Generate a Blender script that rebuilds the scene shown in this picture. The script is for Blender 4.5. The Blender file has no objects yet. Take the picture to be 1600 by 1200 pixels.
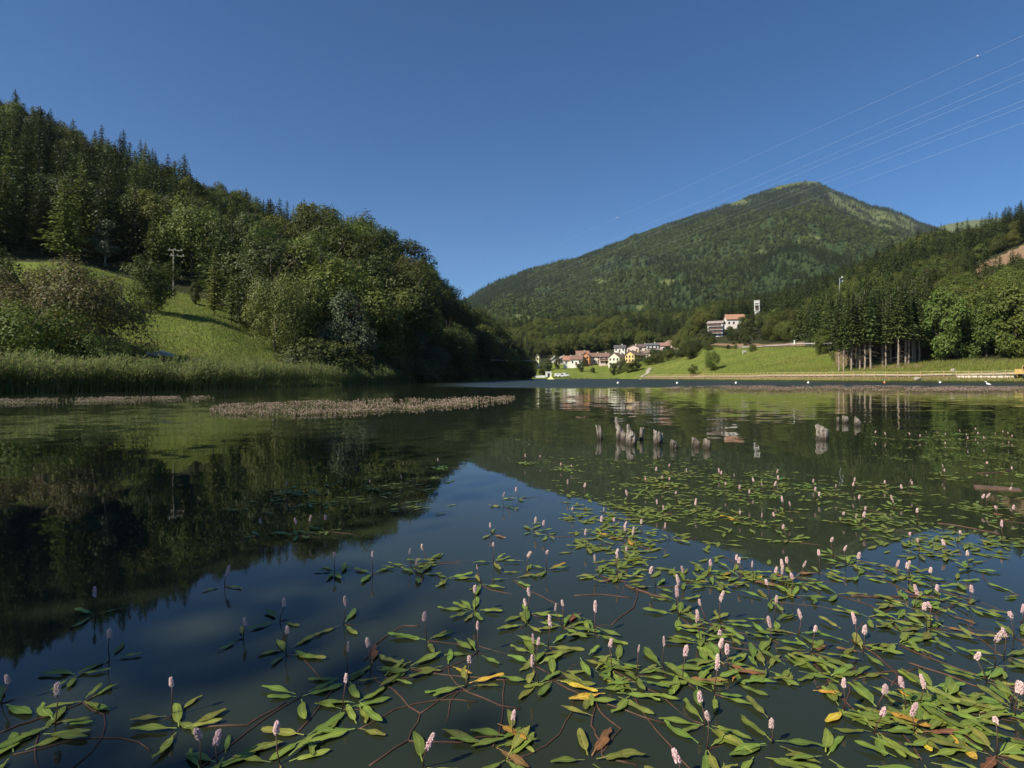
import bpy, math, random
import numpy as np
from mathutils import Vector, Matrix, Euler

# ------------------------------------------------------------------ camera, light, exposure
S = bpy.context.scene
COL = S.collection
F = 889.0          # focal length in pixels of the 1600 px wide photograph (20 mm lens)
HOR = 589.0        # horizon row in the photograph
CAMH = 1.1         # camera height above the water

cam_d = bpy.data.cameras.new('camera')
cam_d.lens = 20.0; cam_d.sensor_width = 36.0
cam_d.shift_y = -11.0 / 1600.0
cam_d.clip_start = 0.05; cam_d.clip_end = 20000
cam = bpy.data.objects.new('camera', cam_d); COL.objects.link(cam)
cam.location = (0, 0, CAMH); cam.rotation_euler = (math.radians(90), 0, 0)
S.camera = cam

SUN_EL = math.radians(40)
SUN_H = Vector((-0.82, -0.57, 0)).normalized()          # towards the sun, on the ground
SUN_DIR = Vector((SUN_H.x * math.cos(SUN_EL), SUN_H.y * math.cos(SUN_EL), math.sin(SUN_EL)))
sun_d = bpy.data.lights.new('sun', 'SUN'); sun_d.energy = 5.0; sun_d.angle = math.radians(0.53)
sun_d.color = (1.0, 0.93, 0.80)
sun = bpy.data.objects.new('sun', sun_d); COL.objects.link(sun)
sun.rotation_euler = (-SUN_DIR).to_track_quat('-Z', 'Y').to_euler()
sun.location = (-30, -10, 60)

W = bpy.data.worlds.new('World'); S.world = W; W.use_nodes = True
wn = W.node_tree.nodes; wl = W.node_tree.links; wn.clear()
sky = wn.new('ShaderNodeTexSky'); sky.sky_type = 'NISHITA'; sky.sun_disc = False
sky.sun_elevation = SUN_EL
sky.sun_rotation = (math.pi / 2 - math.atan2(SUN_H.y, SUN_H.x)) % (2 * math.pi)
sky.altitude = 1500; sky.air_density = 1.0; sky.dust_density = 0.5; sky.ozone_density = 6.0
bg = wn.new('ShaderNodeBackground'); bg.inputs['Strength'].default_value = 0.076
wo = wn.new('ShaderNodeOutputWorld')
hsw = wn.new('ShaderNodeHueSaturation'); hsw.inputs['Saturation'].default_value = 1.2
wl.new(sky.outputs[0], hsw.inputs['Color']); wl.new(hsw.outputs[0], bg.inputs[0]); wl.new(bg.outputs[0], wo.inputs[0])

S.view_settings.view_transform = 'Standard'; S.view_settings.look = 'None'
S.view_settings.exposure = 0.55; S.view_settings.gamma = 1.0
S.view_settings.use_curve_mapping = False
S.render.engine = 'CYCLES'
cy = S.cycles
cy.max_bounces = 6; cy.diffuse_bounces = 2; cy.glossy_bounces = 3; cy.transmission_bounces = 3
cy.transparent_max_bounces = 4; cy.volume_bounces = 0
cy.sample_clamp_indirect = 4.0; cy.caustics_reflective = False; cy.caustics_refractive = False
cy.use_denoising = True

rng = np.random.default_rng(7)
random.seed(7)

# ------------------------------------------------------------------ helpers
def P(px, Y): return (px - 800.0) / F * Y
def Zp(py, Y): return CAMH + (HOR - py) / F * Y
def pxof(x, y): return 800.0 + F * x / y

def tag(o, label=None, cat=None, group=None, kind=None):
    if label: o['label'] = label
    if cat: o['category'] = cat
    if group: o['group'] = group
    if kind: o['kind'] = kind
    return o

def obj(name, me, parent=None, loc=(0, 0, 0), rot=(0, 0, 0), scale=None):
    o = bpy.data.objects.new(name, me); COL.objects.link(o)
    o.location = loc; o.rotation_euler = rot
    if scale is not None: o.scale = scale if hasattr(scale, '__len__') else (scale,) * 3
    if parent is not None: o.parent = parent
    return o

def thing(name, label, cat, loc=(0, 0, 0), rz=0.0, group=None, scale=None):
    o = obj(name, None, None, loc, (0, 0, rz), scale)
    o.empty_display_size = 0.2
    return tag(o, label, cat, group)

def mesh(name, V, faces, mats=(), midx=None, smooth=False, uv=None, attrs=None):
    V = np.asarray(V, np.float32).reshape(-1, 3)
    if isinstance(faces, np.ndarray): faces = [faces]
    faces = [np.asarray(f, np.int32) for f in faces if len(f)]
    me = bpy.data.meshes.new(name)
    me.vertices.add(len(V)); me.vertices.foreach_set('co', V.ravel())
    li = np.concatenate([f.ravel() for f in faces])
    tot = np.concatenate([np.full(len(f), f.shape[1], np.int32) for f in faces])
    st = np.concatenate([[0], np.cumsum(tot)[:-1]]).astype(np.int32)
    me.loops.add(len(li)); me.loops.foreach_set('vertex_index', li.astype(np.int32))
    me.polygons.add(len(tot)); me.polygons.foreach_set('loop_start', st)
    for m in mats: me.materials.append(m)
    if midx is not None: me.polygons.foreach_set('material_index', np.asarray(midx, np.int32))
    me.polygons.foreach_set('use_smooth', np.full(len(tot), bool(smooth)))
    me.update(calc_edges=True)
    if uv is not None:
        ul = me.uv_layers.new(name='UVMap')
        ul.data.foreach_set('uv', np.asarray(uv, np.float32)[li].ravel())
    if attrs:
        for k, v in attrs.items():
            a = me.attributes.new(k, 'FLOAT', 'POINT'); a.data.foreach_set('value', np.asarray(v, np.float32))
    return me

class MB:
    """collects boxes, tubes and lathes and turns them into one mesh"""
    def __init__(s): s.v = []; s.q = []; s.t = []; s.n = 0
    def add(s, V, q=None, t=None):
        V = np.asarray(V, float).reshape(-1, 3)
        if q is not None and len(q): s.q.append(np.asarray(q, int) + s.n)
        if t is not None and len(t): s.t.append(np.asarray(t, int) + s.n)
        s.v.append(V); s.n += len(V)
        return s
    def box(s, c, size, rz=0.0, R=None):
        hx, hy, hz = [a / 2 for a in size]
        V = np.array([(sx * hx, sy * hy, sz * hz) for sz in (-1, 1) for sy in (-1, 1) for sx in (-1, 1)])
        if R is None:
            ca, sa = math.cos(rz), math.sin(rz); R = np.array([[ca, -sa, 0], [sa, ca, 0], [0, 0, 1]])
        V = V @ np.asarray(R).T + np.asarray(c)
        return s.add(V, [(0, 2, 3, 1), (4, 5, 7, 6), (0, 1, 5, 4), (2, 6, 7, 3), (0, 4, 6, 2), (1, 3, 7, 5)])
    def tube(s, pts, rad, n=6, cap=True):
        pts = np.asarray(pts, float); m = len(pts)
        rad = np.broadcast_to(np.asarray(rad, float), (m,))
        tan = np.gradient(pts, axis=0); tan /= np.linalg.norm(tan, axis=1, keepdims=True) + 1e-9
        ref = np.array([0, 0, 1.0]) if abs(tan[:, 2]).mean() < 0.8 else np.array([1.0, 0, 0])
        a = np.cross(tan, ref); a /= np.linalg.norm(a, axis=1, keepdims=True) + 1e-9
        b = np.cross(tan, a)
        th = np.arange(n) * 2 * math.pi / n
        V = pts[:, None] + rad[:, None, None] * (np.cos(th)[None, :, None] * a[:, None] + np.sin(th)[None, :, None] * b[:, None])
        q = [(i * n + j, i * n + (j + 1) % n, (i + 1) * n + (j + 1) % n, (i + 1) * n + j) for i in range(m - 1) for j in range(n)]
        V = V.reshape(-1, 3); t = []
        if cap:
            V = np.vstack([V, pts[:1], pts[-1:]]); c0 = m * n; c1 = c0 + 1
            t = [(c0, (j + 1) % n, j) for j in range(n)] + [(c1, (m - 1) * n + j, (m - 1) * n + (j + 1) % n) for j in range(n)]
        return s.add(V, q, t)
    def lathe(s, prof, n=12, c=(0, 0, 0)):
        prof = np.asarray(prof, float); m = len(prof); th = np.arange(n) * 2 * math.pi / n
        V = np.stack([prof[:, 0, None] * np.cos(th), prof[:, 0, None] * np.sin(th), np.repeat(prof[:, 1, None], n, 1)], -1).reshape(-1, 3)
        q = [(i * n + j, i * n + (j + 1) % n, (i + 1) * n + (j + 1) % n, (i + 1) * n + j) for i in range(m - 1) for j in range(n)]
        return s.add(V + np.asarray(c), q)
    def mesh(s, name, mat, smooth=False):
        fs = []
        if s.q: fs.append(np.concatenate(s.q))
        if s.t: fs.append(np.concatenate(s.t))
        return mesh(name, np.concatenate(s.v), fs, [mat] if mat else [], smooth=smooth)
    def build(s, name, mat, parent=None, loc=(0, 0, 0), rot=(0, 0, 0), smooth=False):
        return obj(name, s.mesh(name, mat, smooth), parent, loc, rot)

# value noise -----------------------------------------------------------------
def _h(ix, iy, seed):
    h = (ix.astype(np.int64) * 374761393 + iy.astype(np.int64) * 668265263 + seed * 1442695041) & 0x7fffffff
    h = ((h ^ (h >> 13)) * 1274126177) & 0x7fffffff
    return ((h ^ (h >> 16)) & 0xffff) / 65535.0
def vnoise(x, y, seed=0):
    x = np.asarray(x, float); y = np.asarray(y, float)
    ix = np.floor(x); iy = np.floor(y); fx = x - ix; fy = y - iy
    fx = fx * fx * (3 - 2 * fx); fy = fy * fy * (3 - 2 * fy)
    a = _h(ix, iy, seed); b = _h(ix + 1, iy, seed); c = _h(ix, iy + 1, seed); d = _h(ix + 1, iy + 1, seed)
    return (a * (1 - fx) + b * fx) * (1 - fy) + (c * (1 - fx) + d * fx) * fy
def fbm(x, y, seed=0, octv=4):
    t = 0; a = 0.5; n = 0
    for i in range(octv):
        t = t + a * vnoise(x, y, seed + i * 17); n += a; a *= 0.5; x = x * 2.03; y = y * 2.03
    return t / n - 0.5
def sstep(a, b, x):
    t = np.clip((np.asarray(x, float) - a) / (b - a), 0, 1); return t * t * (3 - 2 * t)

# ------------------------------------------------------------------ materials
class NT:
    def __init__(s, name):
        s.m = bpy.data.materials.new(name); s.m.use_nodes = True
        s.t = s.m.node_tree; s.t.nodes.clear()
        s.out = s.n('ShaderNodeOutputMaterial')
    def n(s, typ, **kw):
        nd = s.t.nodes.new(typ)
        for k, v in kw.items(): setattr(nd, k, v)
        return nd
    def l(s, a, b): s.t.links.new(a, b)
    def set(s, nd, **kw):
        for k, v in kw.items():
            k = k.replace('_', ' ')
            if hasattr(v, 'links') or isinstance(v, bpy.types.NodeSocket): s.l(v, nd.inputs[k])
            else: nd.inputs[k].default_value = v
        return nd
    def mix(s, fac, a, b, blend='MIX'):
        nd = s.n('ShaderNodeMix'); nd.data_type = 'RGBA'; nd.blend_type = blend
        for sock, v in ((nd.inputs[0], fac), (nd.inputs[6], a), (nd.inputs[7], b)):
            if isinstance(v, bpy.types.NodeSocket): s.l(v, sock)
            elif isinstance(v, (int, float)): sock.default_value = v
            else: sock.default_value = (*v, 1)
        return nd.outputs[2]
    def math(s, op, a, b=None, clamp=False):
        nd = s.n('ShaderNodeMath', operation=op); nd.use_clamp = clamp
        for i, v in enumerate((a, b)):
            if v is None: continue
            if isinstance(v, bpy.types.NodeSocket): s.l(v, nd.inputs[i])
            else: nd.inputs[i].default_value = v
        return nd.outputs[0]
    def noise(s, scale, detail=4, rough=0.55, vec=None, dist=0.0):
        nd = s.n('ShaderNodeTexNoise'); nd.inputs['Scale'].default_value = scale
        nd.inputs['Detail'].default_value = detail; nd.inputs['Roughness'].default_value = rough
        nd.inputs['Distortion'].default_value = dist
        if vec is not None: s.l(vec, nd.inputs['Vector'])
        return nd
    def ramp(s, fac, stops):
        nd = s.n('ShaderNodeValToRGB'); s.l(fac, nd.inputs[0]); e = nd.color_ramp.elements
        while len(e) < len(stops): e.new(0.5)
        for el, (p, c) in zip(e, stops):
            el.position = p; el.color = (*c, 1) if hasattr(c, '__len__') else (c, c, c, 1)
        return nd.outputs[0]
    def rng(s, v, a, b, c, d):
        nd = s.n('ShaderNodeMapRange'); s.l(v, nd.inputs[0])
        for i, k in enumerate((a, b, c, d)): nd.inputs[i + 1].default_value = k
        return nd.outputs[0]
    def bsdf(s, col, rough=0.6, spec=0.4, normal=None, **kw):
        nd = s.n('ShaderNodeBsdfPrincipled')
        if isinstance(col, bpy.types.NodeSocket): s.l(col, nd.inputs['Base Color'])
        else: nd.inputs['Base Color'].default_value = (*col, 1)
        if isinstance(rough, bpy.types.NodeSocket): s.l(rough, nd.inputs['Roughness'])
        else: nd.inputs['Roughness'].default_value = rough
        nd.inputs['Specular IOR Level'].default_value = spec
        if normal is not None: s.l(normal, nd.inputs['Normal'])
        s.l(nd.outputs[0], s.out.inputs[0]); return nd
    def bump(s, h, strength=0.5, dist=0.05):
        nd = s.n('ShaderNodeBump'); nd.inputs['Strength'].default_value = strength
        nd.inputs['Distance'].default_value = dist; s.l(h, nd.inputs['Height']); return nd.outputs[0]

def mat_plain(name, col, rough=0.6, var=0.25, scale=6.0, spec=0.35, bump=0.0):
    t = NT(name); tc = t.n('ShaderNodeTexCoord')
    n = t.noise(scale, 5, 0.6, tc.outputs['Object'])
    lo = [c * (1 - var) for c in col]; hi = [min(1, c * (1 + var)) for c in col]
    c = t.ramp(n.outputs[0], [(0.3, lo), (0.7, hi)])
    nm = t.bump(n.outputs[0], bump, 0.05) if bump else None
    t.bsdf(c, rough, spec, nm); return t.m

def mat_foliage(name, c1, c2, transl=0.3, rough=0.55, objvar=0.3, third=None):
    t = NT(name)
    g = t.n('ShaderNodeNewGeometry'); oi = t.n('ShaderNodeObjectInfo')
    c = t.mix(g.outputs['Random Per Island'], c1, c2)
    if third is not None:
        f = t.math('GREATER_THAN', t.math('FRACT', t.math('MULTIPLY', g.outputs['Random Per Island'], 7.31)), 0.86)
        c = t.mix(f, c, third)
    hs = t.n('ShaderNodeHueSaturation'); t.l(c, hs.inputs['Color'])
    t.l(t.rng(oi.outputs['Random'], 0, 1, 1 - objvar, 1 + objvar), hs.inputs['Value'])
    r2 = t.math('FRACT', t.math('MULTIPLY', oi.outputs['Random'], 13.7))
    t.l(t.rng(r2, 0, 1, 0.475, 0.515), hs.inputs['Hue'])
    p = t.n('ShaderNodeBsdfPrincipled'); t.l(hs.outputs[0], p.inputs['Base Color'])
    p.inputs['Roughness'].default_value = rough; p.inputs['Specular IOR Level'].default_value = 0.3
    tr = t.n('ShaderNodeBsdfTranslucent'); t.l(hs.outputs[0], tr.inputs['Color'])
    mx = t.n('ShaderNodeMixShader'); mx.inputs[0].default_value = transl
    t.l(p.outputs[0], mx.inputs[1]); t.l(tr.outputs[0], mx.inputs[2]); t.l(mx.outputs[0], t.out.inputs[0])
    return t.m

M = {}
M['spruce'] = mat_foliage('spruce_needles', (0.032, 0.047, 0.013), (0.070, 0.092, 0.025), 0.2, objvar=.4)
M['larch'] = mat_foliage('larch_needles', (0.075, 0.105, 0.024), (0.130, 0.160, 0.040), 0.28)
M['leaf'] = mat_foliage('broad_leaves', (0.068, 0.090, 0.016), (0.135, 0.155, 0.032), 0.35, objvar=.35)
M['spruce_light'] = mat_foliage('green_needles', (0.046, 0.066, 0.016), (0.092, 0.120, 0.030), 0.22, objvar=.35)
M['larch_light'] = mat_foliage('light_larch_needles', (0.11, 0.14, 0.034), (0.18, 0.205, 0.05), 0.3, objvar=0.05)
M['leaf_bright'] = mat_foliage('bright_leaves', (0.080, 0.118, 0.018), (0.140, 0.180, 0.036), 0.34, objvar=0.2)
M['leaf_silver'] = mat_foliage('silvery_leaves', (0.060, 0.080, 0.036), (0.120, 0.142, 0.075), 0.25, objvar=0.1)
M['leaf_brown'] = mat_foliage('brown_green_leaves', (0.080, 0.088, 0.022), (0.145, 0.135, 0.042), 0.30, objvar=0.1, third=(0.14, 0.095, 0.06))
M['leaf_dark'] = mat_foliage('dark_leaves', (0.042, 0.058, 0.014), (0.085, 0.105, 0.026), 0.3)
M['far_spruce'] = mat_foliage('far_needles', (0.036, 0.058, 0.022), (0.062, 0.092, 0.032), 0.12, objvar=0.35)
M['far_leaf'] = mat_foliage('far_leaves', (0.058, 0.090, 0.022), (0.098, 0.132, 0.034), 0.18, objvar=0.4)
M['reed'] = mat_foliage('reed_blades', (0.12, 0.16, 0.045), (0.20, 0.235, 0.085), 0.45, third=(0.22, 0.19, 0.10))
M['grass'] = mat_foliage('grass_blades', (0.140, 0.180, 0.034), (0.205, 0.235, 0.060), 0.42, third=(0.18, 0.16, 0.06))
M['bark'] = mat_plain('bark', (0.11, 0.085, 0.06), 0.9, 0.4, 3.0)
M['bark_pale'] = mat_plain('pale_bark', (0.30, 0.24, 0.18), 0.9, 0.35, 2.0)
M['twig'] = mat_plain('dead_twigs', (0.17, 0.13, 0.10), 0.9, 0.3, 2.0)
# ------------------------------------------------------------------ terrain
class Loft:
    """ground described by profiles: for each bearing a list of (distance, height) knots"""
    def __init__(s, rows, seed, amp):
        s.px = np.array([r[0] for r in rows], float)
        s.K = np.array([r[1:] for r in rows], float)          # n, K, 2
        s.seed = seed; s.amp = amp
    def knots(s, px):
        px = np.asarray(px, float)
        Y = np.stack([np.interp(px, s.px, s.K[:, k, 0]) for k in range(s.K.shape[1])], -1)
        Z = np.stack([np.interp(px, s.px, s.K[:, k, 1]) for k in range(s.K.shape[1])], -1)
        return Y, Z
    def rough(s, x, y, z):
        n = fbm(x / 14.0, y / 14.0, s.seed, 4) * s.amp
        return n * np.clip((z - 0.3) / 5.0, 0, 1)
    def zpx(s, px, Yq):
        px = np.asarray(px, float); Yq = np.asarray(Yq, float)
        Y, Z = s.knots(px)
        z = np.full(px.shape, -1.0)
        for k in range(Y.shape[-1] - 1):
            m = (Yq >= Y[..., k]) & (Yq <= Y[..., k + 1])
            t = (Yq - Y[..., k]) / np.maximum(Y[..., k + 1] - Y[..., k], 1e-6)
            z = np.where(m, Z[..., k] + t * (Z[..., k + 1] - Z[..., k]), z)
        z = np.where(Yq > Y[..., -1], Z[..., -1], z)
        x = (px - 800) / F * Yq
        return z + s.rough(x, Yq, z)
    def z(s, x, y):
        return s.zpx(800 + F * np.asarray(x, float) / np.asarray(y, float), y)
    def grid(s, pxs, sub):
        Y, Z = s.knots(pxs); cols = []
        for k in range(Y.shape[1] - 1):
            n = sub[k]; t = np.arange(n) / n
            cols.append((Y[:, k, None] + t * (Y[:, k + 1] - Y[:, k])[:, None], Z[:, k, None] + t * (Z[:, k + 1] - Z[:, k])[:, None], k + np.broadcast_to(t, (len(pxs), n))))
        cols.append((Y[:, -1:], Z[:, -1:], np.full((len(pxs), 1), float(Y.shape[1] - 1))))
        YY = np.concatenate([c[0] for c in cols], 1); ZZ = np.concatenate([c[1] for c in cols], 1); KK = np.concatenate([c[2] for c in cols], 1)
        XX = (np.asarray(pxs)[:, None] - 800) / F * YY
        return XX, YY, ZZ + s.rough(XX, YY, ZZ), KK

def grid_faces(n, m):
    i = np.arange(n - 1)[:, None] * m + np.arange(m - 1)[None]
    return np.stack([i, i + m, i + m + 1, i + 1], -1).reshape(-1, 4)

LEFT = Loft([
    #  px     shore-      shore        k2 lawn foot   k3 mid        k4 forest edge  k5 ridge     behind        far
    (-5000, (2.0, -1), (2.5, .05), (3.5, 0.8), (5, 2.5), (8, 6), (25, 40), (32, 35), (45, 25)),
    (-1500, (5, -1), (6.5, .05), (10, 1.0), (20, 6), (32, 14), (85, 85), (110, 75), (150, 60)),
    (-300, (23, -1), (26, .05), (40, 1.5), (62, 9), (90, 21), (190, 100), (240, 90), (320, 70)),
    (0, (34, -1), (38, .05), (52, 2.0), (75, 10), (103, 22.5), (215, 94), (265, 84), (340, 60)),
    (75, (36, -1), (40, .05), (54, 2.2), (78, 11), (108, 23.2), (213, 87), (263, 76), (340, 55)),
    (150, (40, -1), (44, .05), (57, 2.8), (80, 11.5), (112, 22.8), (210, 76), (260, 66), (340, 45)),
    (230, (43, -1), (47, .05), (59, 3.0), (82, 10.5), (112, 20.2), (205, 68), (255, 57), (340, 40)),
    (330, (48, -1), (52, .05), (63, 2.4), (84, 8.6), (112, 16.0), (205, 59), (255, 47), (340, 30)),
    (400, (53, -1), (57, .05), (67, 2.2), (80, 4.5), (98, 9.0), (200, 50), (250, 38), (330, 25)),
    (500, (66, -1), (70, .05), (80, 1.8), (90, 4.0), (105, 9.0), (172, 38), (220, 29), (320, 20)),
    (600, (84, -1), (88, .05), (98, 1.8), (106, 4.0), (118, 9.0), (168, 32), (215, 24), (320, 15)),
    (700, (118, -1), (122, .05), (128, 2.0), (136, 5.0), (148, 9.0), (192, 21), (235, 17), (320, 10)),
    (740, (146, -1), (150, .05), (155, 2.0), (163, 5.0), (175, 9.0), (205, 16), (240, 13), (320, 5)),
    (800, (196, -1), (200, .05), (204, 1.5), (210, 3.0), (220, 5.0), (240, 7), (255, 4), (320, 1)),
    (826, (236, -1), (240, .05), (243, .8), (247, 1.0), (250, 1.2), (256, 1), (262, .4), (320, -1)),
    (840, (262, -1.2), (266, -1), (268, -1), (270, -1), (272, -1), (275, -1), (280, -1), (320, -1.5)),
], 3, 1.6)

RIGHT = Loft([
    #  px    shore-      shore        k2 bank top  k3 path back  k4 meadow    k5 forest edge k6 mid     k7 ridge    behind
    (500, (326, -1), (330, .05), (334, .8), (340, 1.2), (370, 2), (430, 8), (520, 25), (600, 40), (700, 50)),
    (836, (281, -1), (285, .05), (287, .6), (292, .9), (330, 3.5), (370, 11), (430, 22), (520, 42), (640, 50)),
    (900, (281, -1), (285, .05), (287, .6), (292, .9), (335, 7.1), (385, 14.5), (430, 24), (520, 45), (640, 55)),
    (960, (278, -1), (282, .05), (284, .7), (290, 1.1), (325, 7.0), (385, 16.7), (430, 27), (520, 49), (640, 58)),
    (1010, (241, -1), (245, .05), (248, .9), (253, 1.2), (290, 6.6), (380, 16.8), (430, 24), (520, 48), (640, 60)),
    (1060, (211, -1), (215, .05), (218, .9), (223, 1.2), (270, 8.4), (345, 14.5), (420, 21.5), (520, 48), (640, 62)),
    (1100, (186, -1), (190, .05), (193, 1.0), (199, 1.4), (240, 8.1), (285, 17.5), (320, 26.7), (520, 56), (640, 64)),
    (1145, (168, -1), (172, .05), (175, 1.0), (181, 1.5), (215, 7.4), (262, 15.2), (320, 28.8), (520, 60), (640, 66)),
    (1200, (146, -1), (150, .05), (153, 1.0), (159, 1.6), (190, 6.7), (228, 13.4), (300, 27), (450, 52), (640, 72)),
    (1300, (124, -1), (128, .05), (131, 1.0), (137, 1.9), (155, 4.8), (180, 11), (260, 28), (420, 62), (640, 98)),
    (1370, (118, -1), (122, .05), (125, 1.0), (130, 1.9), (138, 3.7), (150, 5.5), (240, 32), (420, 78), (580, 108)),
    (1440, (114, -1), (118, .05), (121, 1.0), (126, 1.8), (134, 4.0), (142, 5.2), (230, 34), (450, 103), (540, 110)),
    (1530, (110, -1), (114, .05), (117, 1.0), (121, 1.9), (128, 4.1), (136, 5.2), (215, 34), (375, 88), (450, 80)),
    (1600, (107, -1), (111, .05), (114, 1.0), (117, 1.9), (124, 4.3), (130, 5.2), (200, 34), (345, 91), (420, 84)),
    (1800, (96, -1), (100, .05), (103, 1.0), (106, 2.0), (113, 4.2), (122, 7), (190, 36), (330, 104), (400, 95)),
    (4000, (38, -1), (40, .05), (41, .8), (42, 1.5), (44, 3), (48, 6), (75, 30), (130, 90), (160, 85)),
], 11, 1.6)

def mat_ground():
    t = NT('hill_ground'); tc = t.n('ShaderNodeTexCoord'); pos = tc.outputs['Object']
    n1 = t.noise(0.12, 6, 0.62, pos); n2 = t.noise(2.2, 5, 0.65, pos); n3 = t.noise(0.035, 3, 0.5, pos)
    g1 = t.ramp(n1.outputs[0], [(0.28, (0.105, 0.150, 0.022)), (0.5, (0.155, 0.195, 0.034)), (0.74, (0.215, 0.215, 0.058))])
    g2 = t.ramp(n2.outputs[0], [(0.3, (0.55, 0.6, 0.5)), (0.7, (1.3, 1.25, 1.2))])
    grass = t.mix(1.0, g1, g2, 'MULTIPLY')
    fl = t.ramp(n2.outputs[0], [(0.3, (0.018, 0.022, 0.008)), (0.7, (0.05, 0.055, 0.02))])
    so = t.ramp(n2.outputs[0], [(0.3, (0.17, 0.105, 0.06)), (0.7, (0.34, 0.22, 0.13))])
    a = t.n('ShaderNodeAttribute', attribute_name='meadow'); b = t.n('ShaderNodeAttribute', attribute_name='soil')
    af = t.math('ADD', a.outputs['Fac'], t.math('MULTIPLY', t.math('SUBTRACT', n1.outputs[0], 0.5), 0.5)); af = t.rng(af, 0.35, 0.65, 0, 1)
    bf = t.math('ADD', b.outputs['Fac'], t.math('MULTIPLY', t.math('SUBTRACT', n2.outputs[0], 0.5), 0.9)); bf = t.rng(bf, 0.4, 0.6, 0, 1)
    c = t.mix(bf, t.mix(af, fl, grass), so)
    t.bsdf(c, 0.9, 0.15, t.bump(n2.outputs[0], 0.9, 0.35)); return t.m
M['ground'] = mat_ground()

# lake bed under everything ----------------------------------------------------
bed = mesh('ground', [(-3000, -400, -2.6), (5200, -400, -2.6), (5200, 5200, -2.6), (-3000, 5200, -2.6)], np.array([(0, 1, 2, 3)]), [mat_plain('lake_bed', (0.06, 0.055, 0.04), 0.95, 0.3, 0.5)])
tag(obj('ground', bed), kind='structure')

# left hillside ---------------------------------------------------------------
pxs = np.concatenate([-5000 + np.arange(12) * 290, np.arange(-1500, -60, 24), np.arange(-60, 842, 3.0)])
XX, YY, ZZ, KK = LEFT.grid(pxs, [2, 8, 14, 20, 34, 8, 4])
PXX = pxs[:, None] + 0 * XX
lawn = sstep(1.0, 1.3, KK) * (1 - sstep(3.85, 4.0, KK)) * (1 - sstep(405, 450, PXX))
lawn = np.maximum(lawn, (KK < 1.9) * 0.45)
soilL = 0.55 * np.exp(-((KK - 2.0) / 0.05) ** 2) * (PXX > 60) * (PXX < 480)
me = mesh('hillside', np.stack([XX, YY, ZZ], -1), grid_faces(*XX.shape), [M['ground']], smooth=True,
          attrs={'meadow': lawn.ravel(), 'soil': soilL.ravel()})
tag(obj('hillside', me), kind='structure')

# near bank out of frame on the left, where the shading trees stand -------------
xs = np.linspace(-60, -13, 40); ys = np.linspace(-40, 14, 40)
BX, BY = np.meshgrid(xs, ys, indexing='ij')
def bank_z(x, y): return -0.6 + np.clip((-15.0 - x), -1.0, 3) * 0.55 + np.clip(-18 - x, 0, 50) * 0.25
me = mesh('bank', np.stack([BX, BY, bank_z(BX, BY)], -1), grid_faces(40, 40), [M['ground']], smooth=True,
          attrs={'meadow': np.ones(BX.size), 'soil': np.zeros(BX.size)})
tag(obj('bank', me), kind='structure')

# right hillside and valley floor -------------------------------------------------
pxs = np.concatenate([np.arange(500, 820, 20), np.arange(820, 1720, 3.0), np.arange(1720, 4001, 60)])
XX, YY, ZZ, KK = RIGHT.grid(pxs, [2, 4, 5, 14, 18, 26, 26, 4])
PXX = pxs[:, None] + 0 * XX
top = np.interp(PXX, [500, 830, 950, 1010, 1100, 1130, 1200, 1280, 1312, 1400, 1450, 1800], [3.9, 4.6, 4.9, 4.9, 4.9, 4.85, 5.0, 4.95, 3.9, 3.7, 4.8, 4.8])
mead = sstep(1.05, 1.5, KK) * (1 - sstep(top - 0.1, top, KK))
FIELD = lambda px, Y: ((px > 1522 + 0.55 * np.abs(Y - 262)) & (Y > 243 - 0.03 * (px - 1530)) & (Y < 286))
soil = np.where(PXX > 1000, np.exp(-((KK - 1.9) / 0.75) ** 2) * 0.62, 0.0)
soil = np.where(FIELD(PXX, YY), 1.0, soil)
soil = np.maximum(soil, 0.75 * np.exp(-((KK - 5.05) / 0.10) ** 2) * (PXX > 1110) * (PXX < 1260))
soil = np.maximum(soil, 0.62 * sstep(3.4, 3.7, KK) * (1 - sstep(4.6, 4.9, KK)) * (PXX > 1305) * (PXX < 1445))
me = mesh('hillside', np.stack([XX, YY, ZZ], -1), grid_faces(*XX.shape), [M['ground']], smooth=True,
          attrs={'meadow': mead.ravel(), 'soil': soil.ravel()})
tag(obj('hillside', me), kind='structure')

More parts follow.
